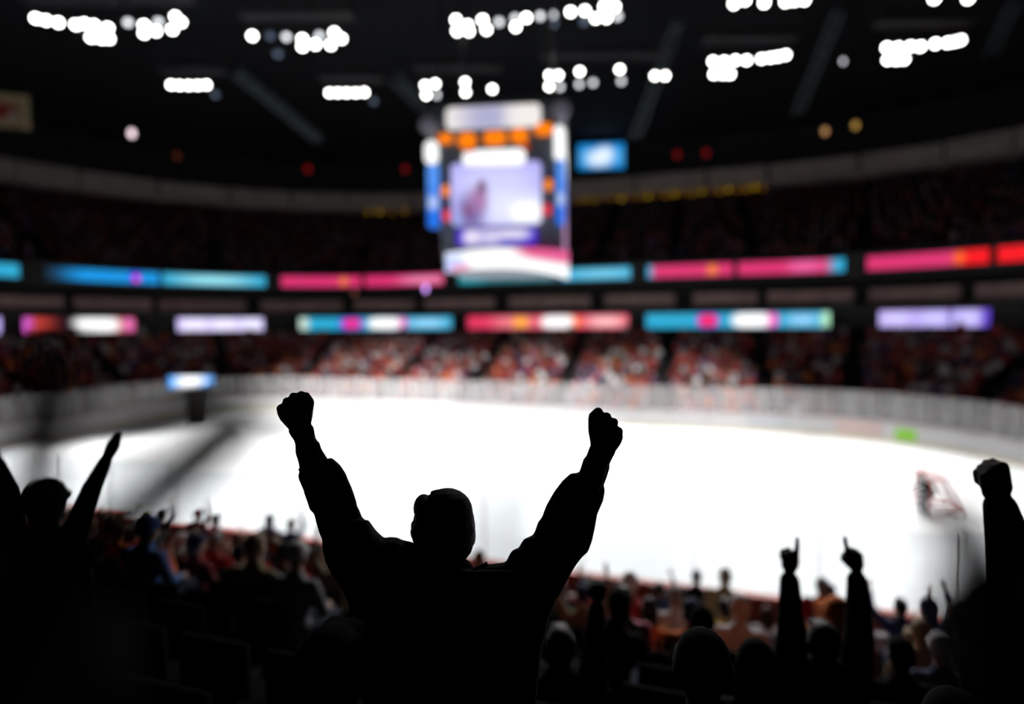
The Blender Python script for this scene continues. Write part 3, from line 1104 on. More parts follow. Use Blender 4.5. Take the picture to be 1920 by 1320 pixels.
def decimate(me, ratio):
    ob = bpy.data.objects.new('tmp', me)
    COL.objects.link(ob)
    md = ob.modifiers.new('d', 'DECIMATE')
    md.ratio = ratio
    out = bpy.data.meshes.new_from_object(ob.evaluated_get(bpy.context.evaluated_depsgraph_get()))
    bpy.data.objects.remove(ob)
    out.name = me.name
    return out


SKIN, TOP, LEG, SHOE = 0, 1, 2, 3


def hand(p, d, palm_n, side, mi, s=1.0, point=False):
    """curled hand at wrist p, pointing along d; palm_n = direction the palm faces; side = direction of the thumb"""
    p, d, nn, sd = Vector(p), Vector(d).normalized(), Vector(palm_n).normalized(), Vector(side).normalized()
    out = [('c', p, .027 * s, p + d * .045 * s, .034 * s, mi),
           ('c', p + d * .03 * s + sd * .018 * s, .024 * s, p + d * .085 * s + sd * .026 * s, .018 * s, mi),
           ('c', p + d * .03 * s - sd * .018 * s, .024 * s, p + d * .078 * s - sd * .028 * s, .017 * s, mi)]
    for i, (o, l) in enumerate(((.030, .042), (.010, .046), (-.011, .043), (-.030, .035))):
        k0 = p + d * (.088 - .003 * abs(i - 1)) * s + sd * o * s
        if point and i == 0:
            k1 = k0 + d * .045 * s
            k2 = k1 + d * .035 * s + nn * .004
            out += [('c', k0, .0135 * s, k1, .0125 * s, mi), ('c', k1, .0125 * s, k2, .011 * s, mi)]
            continue
        k1 = k0 + (d * .25 + nn).normalized() * l * s
        k2 = k1 + (-d + nn * .1).normalized() * .028 * s
        k3 = k2 + (-nn * .9 - d * .3).normalized() * .02 * s
        out += [('c', k0, .0115 * s, k1, .0105 * s, mi), ('c', k1, .0105 * s, k2, .0095 * s, mi), ('c', k2, .0095 * s, k3, .009 * s, mi)]
    t0 = p + d * .025 * s + sd * .028 * s
    t1 = t0 + (d * .6 + sd * .5 + nn * .6).normalized() * .042 * s
    t2 = t1 + (d * .4 - sd * .5 + nn * .6).normalized() * .034 * s
    t3 = t2 + (-sd + d * .15).normalized() * .026 * s
    out += [('c', t0, .016 * s, t1, .013 * s, mi), ('c', t1, .013 * s, t2, .011 * s, mi), ('c', t2, .011 * s, t3, .009 * s, mi)]
    return out


def figure(J, fine=False, bulk=1.0, hands=None, head_r=(.078, .098, .118)):
    """J: dict of joints (facing +y). Returns the list of parts of one continuous body."""
    V = lambda k: Vector(J[k])
    pel, che, nek, hd = V('pelvis'), V('chest'), V('neck'), V('head')
    P = [('c', pel, .135 * bulk, pel.lerp(che, .5), .135 * bulk, TOP), ('c', pel.lerp(che, .5), .135 * bulk, che, .15 * bulk, TOP),
         ('c', che, .15 * bulk, nek - Vector((0, 0, .05)), .085 * bulk, TOP), ('c', nek - Vector((0, 0, .04)), .058, hd - Vector((0, .01, .05)), .052, SKIN),
         ('e', hd, head_r, None, SKIN), ('c', hd + Vector((0, .055, -.05)), .045, hd + Vector((0, .062, -.085)), .035, SKIN),
         ('c', hd + Vector((0, .095, .0)), .008, hd + Vector((0, .112, -.03)), .013, SKIN)]
    for sg in (-1, 1):
        P.append(('e', hd + Vector((sg * .08, -.005, -.015)), (.012, .022, .034), None, SKIN))
    for s_, sg in (('l', -1), ('r', 1)):
        sh, el, wr = V('sh_' + s_), V('el_' + s_), V('wr_' + s_)
        P += [('c', che + Vector((sg * .07, 0, .05)), .10 * bulk, sh, .075 * bulk, TOP), ('c', sh, .07 * bulk, el, .052 * bulk, TOP),
              ('c', el, .052 * bulk, el.lerp(wr, .85), .036 * bulk, TOP), ('c', el.lerp(wr, .8), .030, wr, .026, SKIN)]
        d = (wr - el).normalized()
        hspec = (hands or {}).get(s_)
        if hspec is not None:
            P += hand(wr, hspec.get('d', d), hspec['n'], hspec['side'], SKIN, hspec.get('s', 1.0), hspec.get('point', False))
        else:
            P += [('c', wr, .028, wr + d * .07, .036, SKIN), ('c', wr + d * .07, .034, wr + d * .13, .022, SKIN)]
        hp, kn, an = V('hip_' + s_), V('kn_' + s_), V('an_' + s_)
        P += [('c', hp, .095 * bulk, kn, .062 * bulk, LEG), ('c', kn, .06 * bulk, an, .042, LEG),
              ('c', an, .045, an + Vector((0, .16, -.045)), .036, SHOE)]
    return P


def seated(**kw):
    J = dict(pelvis=(0, 0, .50), chest=(0, .03, .86), neck=(0, .04, 1.06), head=(0, .07, 1.19),
             sh_l=(-.19, .02, .95), sh_r=(.19, .02, .95), el_l=(-.25, .10, .69), el_r=(.25, .10, .69),
             wr_l=(-.13, .32, .64), wr_r=(.13, .32, .64), hip_l=(-.09, .02, .48), hip_r=(.09, .02, .48),
             kn_l=(-.12, .44, .50), kn_r=(.12, .44, .50), an_l=(-.12, .42, .09), an_r=(.12, .42, .09))
    J.update(kw)
    return J


def standing(**kw):
    J = dict(pelvis=(0, 0, .95), chest=(0, .01, 1.30), neck=(0, .02, 1.50), head=(0, .045, 1.63),
             sh_l=(-.19, 0, 1.40), sh_r=(.19, 0, 1.40), el_l=(-.26, 0, 1.10), el_r=(.26, 0, 1.10),
             wr_l=(-.25, .12, .86), wr_r=(.25, .12, .86), hip_l=(-.10, 0, .92), hip_r=(.10, 0, .92),
             kn_l=(-.12, .03, .50), kn_r=(.12, .03, .50), an_l=(-.13, 0, .09), an_r=(.13, 0, .09))
    J.update(kw)
    return J


def headwear():
    """hair and hats for a head centred on the origin"""
    H = {}
    H['short hair'] = [('e', (0, -.022, .030), (.086, .098, .104), None, 0), ('c', (0, -.07, -.03), .05, (0, -.065, -.07), .035, 0), ('c', (-.03, .06, .085), .03, (.03, .06, .085), .03, 0)]
    H['long hair'] = [('e', (0, -.022, .026), (.09, .10, .108), None, 0), ('c', (0, -.07, -.02), .07, (0, -.075, -.20), .055, 0), ('c', (-.07, -.03, 0), .035, (-.075, -.035, -.18), .03, 0), ('c', (.07, -.03, 0), .035, (.075, -.035, -.18), .03, 0)]
    H['knit hat'] = [('e', (0, -.012, .042), (.092, .106, .105), None, 0), ('c', (-.06, -.07, .0), .028, (.06, -.07, .0), .028, 0), ('c', (-.085, -.04, .01), .022, (-.07, .06, .035), .022, 0), ('c', (.085, -.04, .01), .022, (.07, .06, .035), .022, 0)]
    H['cap'] = [('e', (0, -.01, .045), (.088, .104, .09), None, 0), ('c', (-.05, .09, .05), .014, (-.035, .165, .035), .010, 0), ('c', (0, .09, .055), .014, (0, .18, .035), .010, 0), ('c', (.05, .09, .05), .014, (.035, .165, .035), .010, 0), ('c', (-.05, -.07, -.02), .03, (.05, -.07, -.02), .03, 0)]
    H['hood'] = [('e', (0, -.03, .02), (.112, .115, .135), None, 0), ('c', (0, -.08, -.06), .09, (0, -.08, -.16), .085, 0), ('c', (0, -.05, .12), .05, (0, -.06, .16), .02, 0)]
    return {k: blob('headwear', v, .016, 2, [BLACKM]) for k, v in H.items()}


HW = headwear()
up = dict(el_l=(-.30, .06, 1.16), el_r=(.30, .06, 1.16), wr_l=(-.27, .10, 1.42), wr_r=(.27, .10, 1.42))
POSE = {
    'sit': seated(),
    'sit_lean': seated(chest=(0, .12, .84), neck=(0, .19, 1.03), head=(0, .25, 1.14), sh_l=(-.19, .12, .93), sh_r=(.19, .12, .93), el_l=(-.22, .26, .68), el_r=(.22, .26, .68), wr_l=(-.08, .42, .66), wr_r=(.08, .42, .66)),
    'sit_turn': seated(head=(.03, .06, 1.20), el_l=(-.30, .05, .72), wr_l=(-.2, .26, .86), el_r=(.26, .12, .70), wr_r=(.05, .30, .95)),
    'sit_arms': seated(**up),
    'stand': standing(),
    'stand_arms': standing(el_l=(-.34, .03, 1.58), el_r=(.34, .03, 1.58), wr_l=(-.36, .04, 1.84), wr_r=(.34, .04, 1.84)),
    'stand_one': standing(el_r=(.28, .05, 1.62), wr_r=(.20, .08, 1.87)),
}
BODY = {k_: blob('body', figure(J), .030, 2, [BLACKM] * 4) for k_, J in POSE.items()}
BODY_LOW = {k_: decimate(m_, 150 / max(1, len(m_.polygons) * 2)) for k_, m_ in BODY.items()}

SKINS = [mat('skin_%d' % i, c, .55, .1, 20) for i, c in enumerate(((.55, .34, .25), (.45, .26, .18), (.30, .16, .10), (.62, .42, .33)))]
PALETTE = {
    'red': (.42, .035, .03), 'dark red': (.20, .015, .018), 'orange': (.72, .17, .03), 'white': (.66, .64, .66), 'grey': (.24, .24, .26),
    'navy': (.025, .035, .10), 'black': (.012, .012, .014), 'brown': (.13, .075, .045), 'blue': (.10, .22, .55), 'purple': (.12, .05, .16),
    'yellow': (.62, .42, .03), 'lime': (.30, .42, .03), 'tan': (.25, .20, .12), 'pink': (.50, .17, .22)}
CLOTH = {k_: mat('cloth_' + k_.replace(' ', '_'), c, .85, .2, 12) for k_, c in PALETTE.items()}
JET = mat('cloth_jet', (.0035, .0035, .004), .9, .2, 12, spec=.05)  # black cloth; also puts shade into hair and hats of the nearest rows
SHADESKIN = mat('skin_shadow_side', (.012, .008, .006), .7, .1, 20, spec=.1)  # near-black skin: shade on figures near the camera put into the colour
JEANS = mat('jeans', (.03, .04, .07), .85, .2, 14)
HAIRS = {'dark': mat('hair_dark', (.012, .009, .008), .6, .3, 40), 'brown': mat('hair_brown', (.05, .028, .016), .6, .3, 40), 'fair': mat('hair_fair', (.24, .16, .08), .6, .3, 40), 'grey': mat('hair_grey', (.3, .29, .28), .6, .3, 40)}
SHOES = mat('shoes', (.03, .03, .03), .6, .2, 10)


def person(loc, rz, pose, top, hw, hwc, label, group=None, scale=1.0, low=False, legs=None, skin=None, name='person'):
    e = link(name, (BODY_LOW if low else BODY)[pose])
    e.location = loc
    e.rotation_euler = (0, 0, rz)
    e.scale = (scale,) * 3
    for i, m_ in enumerate((skin or random.choice(SKINS), top, legs or JEANS, SHOES)):
        e.material_slots[i].link = 'OBJECT'
        e.material_slots[i].material = m_
    tag(e, label, 'person', group)
    if hw:
        h = link('hair' if 'hair' in hw else 'hat' if hw != 'hood' else 'hood', HW[hw], e)
        h.location = Vector(POSE[pose]['head'])
        h.material_slots[0].link = 'OBJECT'
        h.material_slots[0].material = hwc
    return e


# ==MAIN==
# ------------------------------------------------------------------ the cheering person in front, back to the camera
PD = 1.78
FWD = Vector((0, 1, 0))


def P2(px, py, dz=0.0):
    """place at the figure's own depth; dz moves it away from or towards the ice along the line of sight"""
    return at(px, py, PD + dz)


def resample(poly, n):
    poly = [Vector((a, b, 0)) for a, b in poly]
    d = [0]
    for a, b in zip(poly[:-1], poly[1:]):
        d.append(d[-1] + (b - a).length)
    out = []
    for i in range(n):
        t = d[-1] * i / (n - 1)
        j = max(0, min(len(poly) - 2, int(np.searchsorted(d, t, side='right')) - 1))
        u = (t - d[j]) / max(1e-9, d[j + 1] - d[j])
        out.append(poly[j].lerp(poly[j + 1], u))
    return out


def limb(left, right, segs, depth=.9, dz=(0, 0), seg=20, grow=0.0, mi=0):
    """tube whose two sides run along the given outlines: left/right = lists of polylines between matching anchors"""
    rs = []
    L_, R_ = [], []
    for a, b, n in zip(left, right, segs):
        la, rb = resample(a, n), resample(b, n)
        if L_:
            la, rb = la[1:], rb[1:]
        L_ += la
        R_ += rb
    m = len(L_)
    for i, (a, b) in enumerate(zip(L_, R_)):
        z = dz[0] + (dz[1] - dz[0]) * i / (m - 1)
        pa, pb = P2(a.x, a.y, z), P2(b.x, b.y, z)
        c, h = (pa + pb) / 2, (pb - pa) / 2
        hl = h.length + grow
        hd = h.normalized()
        LOS = (c - CAM).normalized()
        rs.append([c + hd * (hl * math.cos(t)) + LOS * (hl * depth * math.sin(t)) for t in [2 * math.pi * j / seg for j in range(seg)]])
    return ('r', rs, mi)


def px_ell(px, py, rpx, rpy, rd, dz=0.0, mi=0):
    k_ = PD / F
    c = P2(px, py, dz)
    y_ = (c - CAM).normalized()
    x_ = y_.cross(Vector((0, 0, 1))).normalized()
    z_ = x_.cross(y_)
    M = Matrix((x_, y_, z_)).transposed()
    return ('e', c, (rpx * k_, rd, rpy * k_), M, mi)


def px_cap(a, ra, b, rb, dza=0.0, dzb=0.0, mi=0):
    k_ = PD / F
    return ('c', P2(a[0], a[1], dza), ra * k_, P2(b[0], b[1], dzb), rb * k_, mi)


PROW = 11
pfloor = row_h(PROW)
# --- sleeves of the jacket (outlines measured on both sides of each arm)
la_L = [(559, 878), (562.9, 884), (560.1, 889.6), (561, 897.8), (565.7, 908.4), (570.4, 919), (571.6, 924.8), (576.3, 937.8), (582.2, 955.4), (590.4, 963.6), (593.9, 978.8), (599.8, 998.8), (605.7, 1012.9), (606, 1029.5), (610.7, 1052), (620, 1071), (635, 1092), (650, 1112)]
la_R = [(610, 864), (613, 859.6), (620.9, 858.6), (631.5, 867.3), (638.5, 874.4), (647.9, 889.6), (650.3, 896.7), (657.3, 911.9), (662, 924.8), (666.7, 940.1), (668.1, 948.3), (672.6, 956.5), (677.3, 969.5), (682, 974.9), (690.2, 975.3), (697.2, 985.9), (704.3, 995.3), (719.5, 1009.4), (735, 1040), (765, 1075), (800, 1105), (830, 1130)]
ra_L = [(1089, 883), (1086, 886.4), (1071, 887.9), (1055.8, 901.9), (1040.6, 921.6), (1025.5, 948), (1017, 970.8), (1010.3, 978.4), (1004.6, 995.5), (1000.8, 1003), (983.8, 1010.6), (976.2, 1022), (975, 1028), (966.7, 1028.8), (959.2, 1035), (951.6, 1050), (948, 1075), (930, 1105), (910, 1130)]
ra_R = [(1135, 897), (1130.8, 908.3), (1133, 919.7), (1129.6, 938.6), (1118.3, 965), (1114.5, 988), (1108.8, 1014.4), (1101, 1035), (1089.8, 1044.7), (1078.4, 1060), (1067, 1079), (1055.8, 1101.5), (1046, 1120)]
JK = [limb([la_L[:9], la_L[8:]], [la_R[:11], la_R[10:]], (34, 34), .85, (.02, .0), grow=.0025),
      limb([ra_L[:7], ra_L[6:]], [ra_R[:5], ra_R[4:]], (34, 34), .85, (.02, .0), grow=.0025)]
# --- shoulder yoke (top outline) and trunk of the jacket
yoke_top = [(690, 982), (704, 996), (720, 1009), (730, 1006.5), (745, 1007.5), (753, 1012), (772, 1016), (800, 1030), (835, 1045), (868, 1064), (882, 1069), (897, 1062.5), (909, 1058.5), (927, 1056.5), (944, 1054.5), (952, 1050.5), (960, 1036), (968, 1029.5), (976, 1028.5)]
yoke_bot = [(690, 1110), (695, 1125), (705, 1140), (720, 1145), (740, 1148), (760, 1150), (780, 1150), (805, 1150), (835, 1150), (860, 1150), (880, 1150), (897, 1150), (910, 1150), (925, 1148), (944, 1146), (960, 1144), (980, 1140), (1000, 1135), (1020, 1125)]
JK.append(limb([yoke_top], [yoke_bot], (46,), 1.15, (.0, .0)))
tr_L = [(608, 1030), (611, 1052), (619, 1071), (633, 1092), (643, 1107), (651, 1124), (663, 1160), (677, 1220), (690, 1320), (690, 1420), (688, 1500)]
tr_R = [(1096, 1036), (1084, 1052), (1072, 1071), (1060, 1092), (1053, 1107), (1044, 1124), (1030, 1160), (1015, 1220), (1005, 1320), (1008, 1420), (1012, 1500)]
rs = []
k_ = PD / F
for (a, b) in zip(tr_L[2:], tr_R[2:]):
    pa, pb = P2(*a), P2(*b)
    c, hl = (pa + pb) / 2, (pb - pa).length / 2
    LOS = (c - CAM).normalized() if a[1] < 1200 else FWD
    rs.append([c + Vector((1, 0, 0)) * (hl * math.cos(t)) + LOS * (min(.165, hl * .5) * math.sin(t)) for t in [2 * math.pi * j / 28 for j in range(28)]])
JK.append(('r', rs, 0))
# collar with its turned-up tip
JK += [px_cap((800, 1052), 34, (862, 1076), 30, .02, .02), px_cap((880, 1078), 9, (906, 1064), 7, -.02, -.02), px_cap((906, 1065), 6, (912, 1054), 2.2, -.02, -.02)]

main = empty('person', Vector((P2(848, 1300).x, PD, pfloor)))
tag(main, 'sharp black silhouette of a person in a bulky jacket raising both fists', 'person')


def child(name, me, parent=None):
    o = link(name, me, parent or main)
    o.matrix_parent_inverse = Matrix.Translation(-(parent or main).location)
    return o


def fist(K, thumb, wrist, palm, dzs=0.0):
    """K: four knuckle centres on the outline (px) with radii, index first; fingers fold away from the camera and back to the palm"""
    out = []
    pc = Vector((palm[0], palm[1], 0))
    for i, (x, y, r) in enumerate(K):
        d = (pc - Vector((x, y, 0)))
        dn = d.normalized()
        x1, y1 = x - dn.x * 1.0, y - dn.y * 1.0
        ln = (.034, .040, .037, .030)[i]
        x2, y2 = x1 + dn.x * 15, y1 + dn.y * 15
        x3, y3 = x2 + dn.x * 6, y2 + dn.y * 6
        out += [px_cap((x, y), r, (x1, y1), r * .92, dzs - .004, dzs + ln), px_cap((x1, y1), r * .88, (x2, y2), r * .8, dzs + ln, dzs + ln + .006), px_cap((x2, y2), r * .78, (x3, y3), r * .72, dzs + ln + .004, dzs + ln - .018)]
        out.append(px_cap((x, y), r * .95, (wrist[0] + (x - wrist[0]) * .35, wrist[1] + (y - wrist[1]) * .35), r * 1.15, dzs - .004, dzs))
    (a, ra), (b, rb), (c, rc) = thumb
    out += [px_cap(a, ra, b, rb, dzs + .008, dzs + .022), px_cap(b, rb, c, rc, dzs + .022, dzs + .052)]
    return out


BD = []
BD += fist([(565, 742, 9.0), (550.5, 744, 8.2), (538, 753, 8.0), (528, 766.5, 9.2)], (((574, 786), 11), ((580.5, 755), 9), ((556, 757), 8)), (560, 806), (562, 775))
BD.append(limb([[(519.5, 770), (520.6, 777), (526, 787.5), (535.4, 798), (542, 804.6), (543.6, 811), (548.3, 819), (553, 825)]], [[(586.5, 757), (585, 773.4), (581.8, 789.8), (584, 797), (586.4, 803.9), (588, 812), (589.4, 819), (592, 826)]], (16,), .42, (.01, .01), grow=.0015))
BD += [px_cap((582.5, 753.5), 6.8, (574, 742.5), 7.5, .004, .004), px_cap((582.5, 754), 6.5, (577, 775), 8, .004, .006)]
BD += [px_cap((1110.5, 780), 7.2, (1119, 772), 7, .004, .004), px_cap((1110.5, 781), 7, (1111, 805), 8, .004, .006)]
BD += fist([(1121.5, 773, 9.2), (1137, 782, 9.2), (1150, 792.5, 9.2), (1158.5, 809.5, 9.8)], (((1117, 822), 11), ((1112, 785), 9.2), ((1132, 792), 8)), (1130, 845), (1126, 808))
BD.append(limb([[(1103.4, 782), (1103.2, 796), (1103.4, 809.8), (1106, 822), (1108, 834.5), (1105, 845)]], [[(1162, 806), (1168, 816), (1167.4, 822), (1163.4, 832.6), (1152.3, 847.7), (1147, 858)]], (14,), .42, (.01, .01), grow=.0015))
# forearms, upper arms and trunk inside the clothes
BD += [px_cap((571, 822), 19, (590, 880), 24), px_cap((590, 880), 25, (640, 1000), 33), px_cap((640, 1000), 32, (720, 1085), 44),
       px_cap((1128, 850), 19, (1112, 890), 22), px_cap((1112, 890), 23, (1065, 1000), 32), px_cap((1065, 1000), 32, (985, 1080), 46),
       px_cap((770, 1125), 45, (930, 1128), 42), px_cap((848, 1150), 70, (848, 1420), 75), px_cap((760, 1110), 55, (800, 1420), 60), px_cap((940, 1110), 50, (896, 1420), 60)]
# head: outline stations, then ears, brow, nose and jaw on the far side
hy = [(916, 830, 849), (918, 823, 856), (921, 815, 862), (926, 808, 868), (933, 798, 874.5), (942, 789, 879.5), (953, 782, 884.5), (967, 776, 888.5), (986, 772.5, 891.3), (1003, 773, 890.5), (1016, 775, 888.5), (1028, 779, 886), (1038, 783, 882.5), (1046, 787, 875.5), (1054, 790, 871.5), (1064, 792, 868.5), (1078, 790, 868), (1095, 786, 872)]
rs = []
for i, (y_, a, b) in enumerate(hy):
    pa, pb = P2(a, y_, .02), P2(b, y_, .02)
    c, hl = (pa + pb) / 2, (pb - pa).length / 2
    dd = hl * (1.12 if y_ < 1030 else .95)
    LOS = (c - CAM).normalized()
    rs.append([c + Vector((1, 0, 0)) * (hl * math.cos(t)) + LOS * (dd * math.sin(t)) for t in [2 * math.pi * j / 28 for j in range(28)]])
BD.append(('r', rs, 0))
BD += [px_ell(832, 1000, 9, 20, .03, .135), px_cap((832, 975), 4, (832, 1000), 8, .128, .142), px_cap((812, 1030), 20, (852, 1030), 20, .09, .09), px_cap((805, 968), 7, (860, 968), 7, .115, .115),
       px_cap((815, 1016), 4, (850, 1016), 4, .128, .128), px_ell(776, 1000, 4, 18, .02, .03), px_ell(888, 1003, 4, 18, .02, .03)]
# legs down to the row
k0 = P2(800, 1420)
k1 = P2(896, 1420)
for hp, sg in ((k0, -1), (k1, 1)):
    kn = Vector((hp.x + sg * .03, PD + .02, pfloor + .50))
    an = Vector((hp.x + sg * .05, PD - .01, pfloor + .09))
    BD += [('c', hp, .10, kn, .065, 0), ('c', kn, .065, an, .045, 0), ('c', an, .045, an + Vector((0, .17, -.045)), .04, 0)]
o = child('body', blob('body', BD, .0034, 1, [SHADESKIN]))
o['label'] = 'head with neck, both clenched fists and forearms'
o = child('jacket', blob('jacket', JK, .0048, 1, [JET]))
o['label'] = 'bulky black jacket with creased sleeves and collar tip'
# tight shirt cuffs between fists and jacket sleeves
CF = [limb([[(541.8, 806), (543.4, 811), (548.1, 819.2), (552.8, 825), (555.2, 833.3), (555.4, 848.5), (559.9, 862.6), (562.9, 876.7), (565, 890)]], [[(584, 797), (586.9, 803.9), (589.2, 818), (592.7, 826.2), (597.4, 829.7), (601, 841.5), (606.8, 850.9), (612.7, 860), (622, 875)]], (30,), .9, (.01, .02), grow=.003),
      limb([[(1108, 836), (1101, 855.3), (1095.5, 861), (1089.8, 880), (1085, 890), (1080, 905)]], [[(1153, 847), (1147, 858), (1141, 870.5), (1141.7, 877.3), (1135.3, 897), (1131, 908)]], (26,), .9, (.01, .02), grow=.003)]
for c_ in CF:
    child('shirt_cuff', blob('shirt_cuff', [c_], .004, 1, [JET]))
# hair: crown cap, parting notch and side lobe
HR = [px_ell(794.5, 953, 19.5, 26.5, .085, .0), px_ell(838, 960, 49, 44.8, .118, -.005), px_cap((812, 925), 5.5, (822, 923), 6, -.02, -.02), px_ell(830, 995, 60.5, 36, .105, -.02),
      px_cap((783, 985), 13, (784, 1006), 12, -.01, -.01)]
child('hair', blob('hair', HR, .0035, 1, [mat('hair_jet', (.004, .004, .004), .8, .3, 60, spec=.05)]))
TRS = []
for hp, sg in ((k0, -1), (k1, 1)):
    kn = Vector((hp.x + sg * .03, PD + .02, pfloor + .50))
    an = Vector((hp.x + sg * .05, PD - .01, pfloor + .10))
    TRS += [('c', hp, .115, kn, .085, 0), ('c', kn, .085, an, .07, 0)]
TRS.append(('c', k0, .12, k1, .12, 0))
child('trousers', blob('trousers', TRS, .015, 2, [JET]))
for hp, sg in ((k0, -1), (k1, 1)):
    an = Vector((hp.x + sg * .05, PD - .01, pfloor + .06))
    child('shoe', blob('shoe', [('c', an + Vector((0, -.03, .0)), .05, an + Vector((0, .18, -.012)), .046, 0), ('c', an, .05, an + Vector((0, 0, .06)), .05, 0)], .012, 1, [SHOES]))


# ------------------------------------------------------------------ other raised arms near the camera
def posed(loc, rz, J, hands, top, hw, hwc, label, bulk=1.0, voxel=.012, skin=None, legs=None):
    """one spectator built for a single pose; joints are given in the place's own coordinates relative to loc"""
    me = blob('body', figure(J, bulk=bulk, hands=hands), voxel, 2, [skin or SHADESKIN, top, legs or JET, SHOES])
    e = link('person', me)
    e.location = loc
    e.rotation_euler = (0, 0, rz)
    tag(e, label, 'person')
    if hw:
        h = link('hair' if 'hair' in hw else 'hat' if hw != 'hood' else 'hood', HW[hw], e)
        h.location = Vector(J['head'])
        h.material_slots[0].link = 'OBJECT'
        h.material_slots[0].material = hwc
    return e


def stand_base(px, Y):
    """row floor point under picture column px at depth Y in the near stand"""
    p = at(px, 1000, Y)
    s_, n_ = SN(p)
    k_ = max(0, min(14, int((SC_N - HB - n_ - OFF0) / ROWD)))
    return Vector((p.x, p.y, row_h(k_)))


def rel(base, px, py, Y):
    return at(px, py, Y) - base


# person with both arms flung up in a V at the left edge
b = stand_base(90, 3.1)
Y = b.y
hd = rel(b, 88, 945, Y)
sc_ = hd.z
J = standing(pelvis=(0, -.02, sc_ - .68), chest=(0, -.01, sc_ - .33), neck=(0, -.01, sc_ - .14), head=tuple(hd), sh_l=tuple(rel(b, 28, 1000, Y)), sh_r=tuple(rel(b, 142, 1000, Y)),
             el_l=tuple(rel(b, 18, 920, Y)), wr_l=tuple(rel(b, -8, 860, Y)), el_r=tuple(rel(b, 172, 920, Y)), wr_r=tuple(rel(b, 202, 858, Y)),
             hip_l=(-.1, -.02, sc_ - .70), hip_r=(.1, -.02, sc_ - .70), kn_l=(-.12, .05, .42), kn_r=(.12, .05, .42))
posed(b, 0, J, None, JET, 'knit hat', JET, 'dark blurred person at the left edge with both arms flung up', .95)

# raised fist and sleeve at the right edge
b = stand_base(1925, 2.25)
Y = b.y
w0 = rel(b, 1872, 938, Y)
J = standing(head=tuple(rel(b, 1990, 1080, Y)), neck=tuple(rel(b, 1990, 1135, Y)), chest=tuple(rel(b, 1995, 1230, Y)), pelvis=tuple(rel(b, 1995, 1400, Y)),
             sh_l=tuple(rel(b, 1915, 1150, Y)), el_l=tuple(rel(b, 1895, 1030, Y)), wr_l=tuple(w0), sh_r=tuple(rel(b, 2090, 1180, Y)), el_r=tuple(rel(b, 2110, 1320, Y)), wr_r=tuple(rel(b, 2090, 1420, Y - .02)))
pz = J['pelvis'][2]
px_ = J['pelvis'][0]
J.update(hip_l=(px_ - .1, 0, pz - .04), hip_r=(px_ + .1, 0, pz - .04), kn_l=(px_ - .12, .05, pz * .5), kn_r=(px_ + .12, .05, pz * .5), an_l=(px_ - .12, 0, .09), an_r=(px_ + .12, 0, .09))
posed(b, 0, J, {'l': dict(d=(-.14, .05, 1), n=(.1, 1, -.1), side=(.86, .0, .42), s=1.34)}, JET, 'short hair', HAIRS['dark'], 'dark person at the right edge raising one clenched fist', 1.6, .009)

# person pointing both index fingers up
b = stand_base(1542, 3.3)
Y = b.y
hd = rel(b, 1542, 1205, Y)
J = seated(head=tuple(hd), neck=(hd.x, hd.y - .03, hd.z - .13), chest=(0, 0, hd.z - .33), sh_l=(-.17, 0, hd.z - .25), sh_r=(.19, 0, hd.z - .25),
           el_l=tuple(rel(b, 1483, 1190, Y)), wr_l=tuple(rel(b, 1480, 1072, Y)), el_r=tuple(rel(b, 1611, 1190, Y)), wr_r=tuple(rel(b, 1606, 1070, Y)))
posed(b, 0, J, {'l': dict(d=(.08, .05, 1), n=(0, 1, 0), side=(1, 0, 0), point=True, s=1.15), 'r': dict(d=(-.16, .05, 1), n=(0, 1, 0), side=(-1, 0, 0), point=True, s=1.15)}, JET, 'short hair', HAIRS['dark'], 'dark person pointing both index fingers upward before the ice', 1.5, .008)

# single fist just right of the main silhouette
b = stand_base(1090, 3.2)
Y = b.y
hd = rel(b, 1050, 1215, Y)
J = seated(head=tuple(hd), neck=(hd.x, hd.y - .03, hd.z - .13), chest=(hd.x, 0, hd.z - .33), pelvis=(hd.x, 0, .5), sh_l=(hd.x - .18, 0, hd.z - .25), sh_r=(hd.x + .18, 0, hd.z - .25),
           el_l=(hd.x - .25, .05, hd.z - .5), wr_l=(hd.x - .15, .25, hd.z - .55), el_r=tuple(rel(b, 1112, 1225, Y)), wr_r=tuple(rel(b, 1120, 1128, Y)))
for q_ in ('hip_l', 'hip_r', 'kn_l', 'kn_r', 'an_l', 'an_r'):
    v = J[q_]
    J[q_] = (v[0] + hd.x, v[1], v[2])
posed(b, 0, J, {'r': dict(d=(.12, .05, 1), n=(0, 1, 0), side=(-1, 0, 0))}, JET, 'short hair', HAIRS['dark'], 'dark person with one fist up beside the silhouette elbow', 1.3, .009)

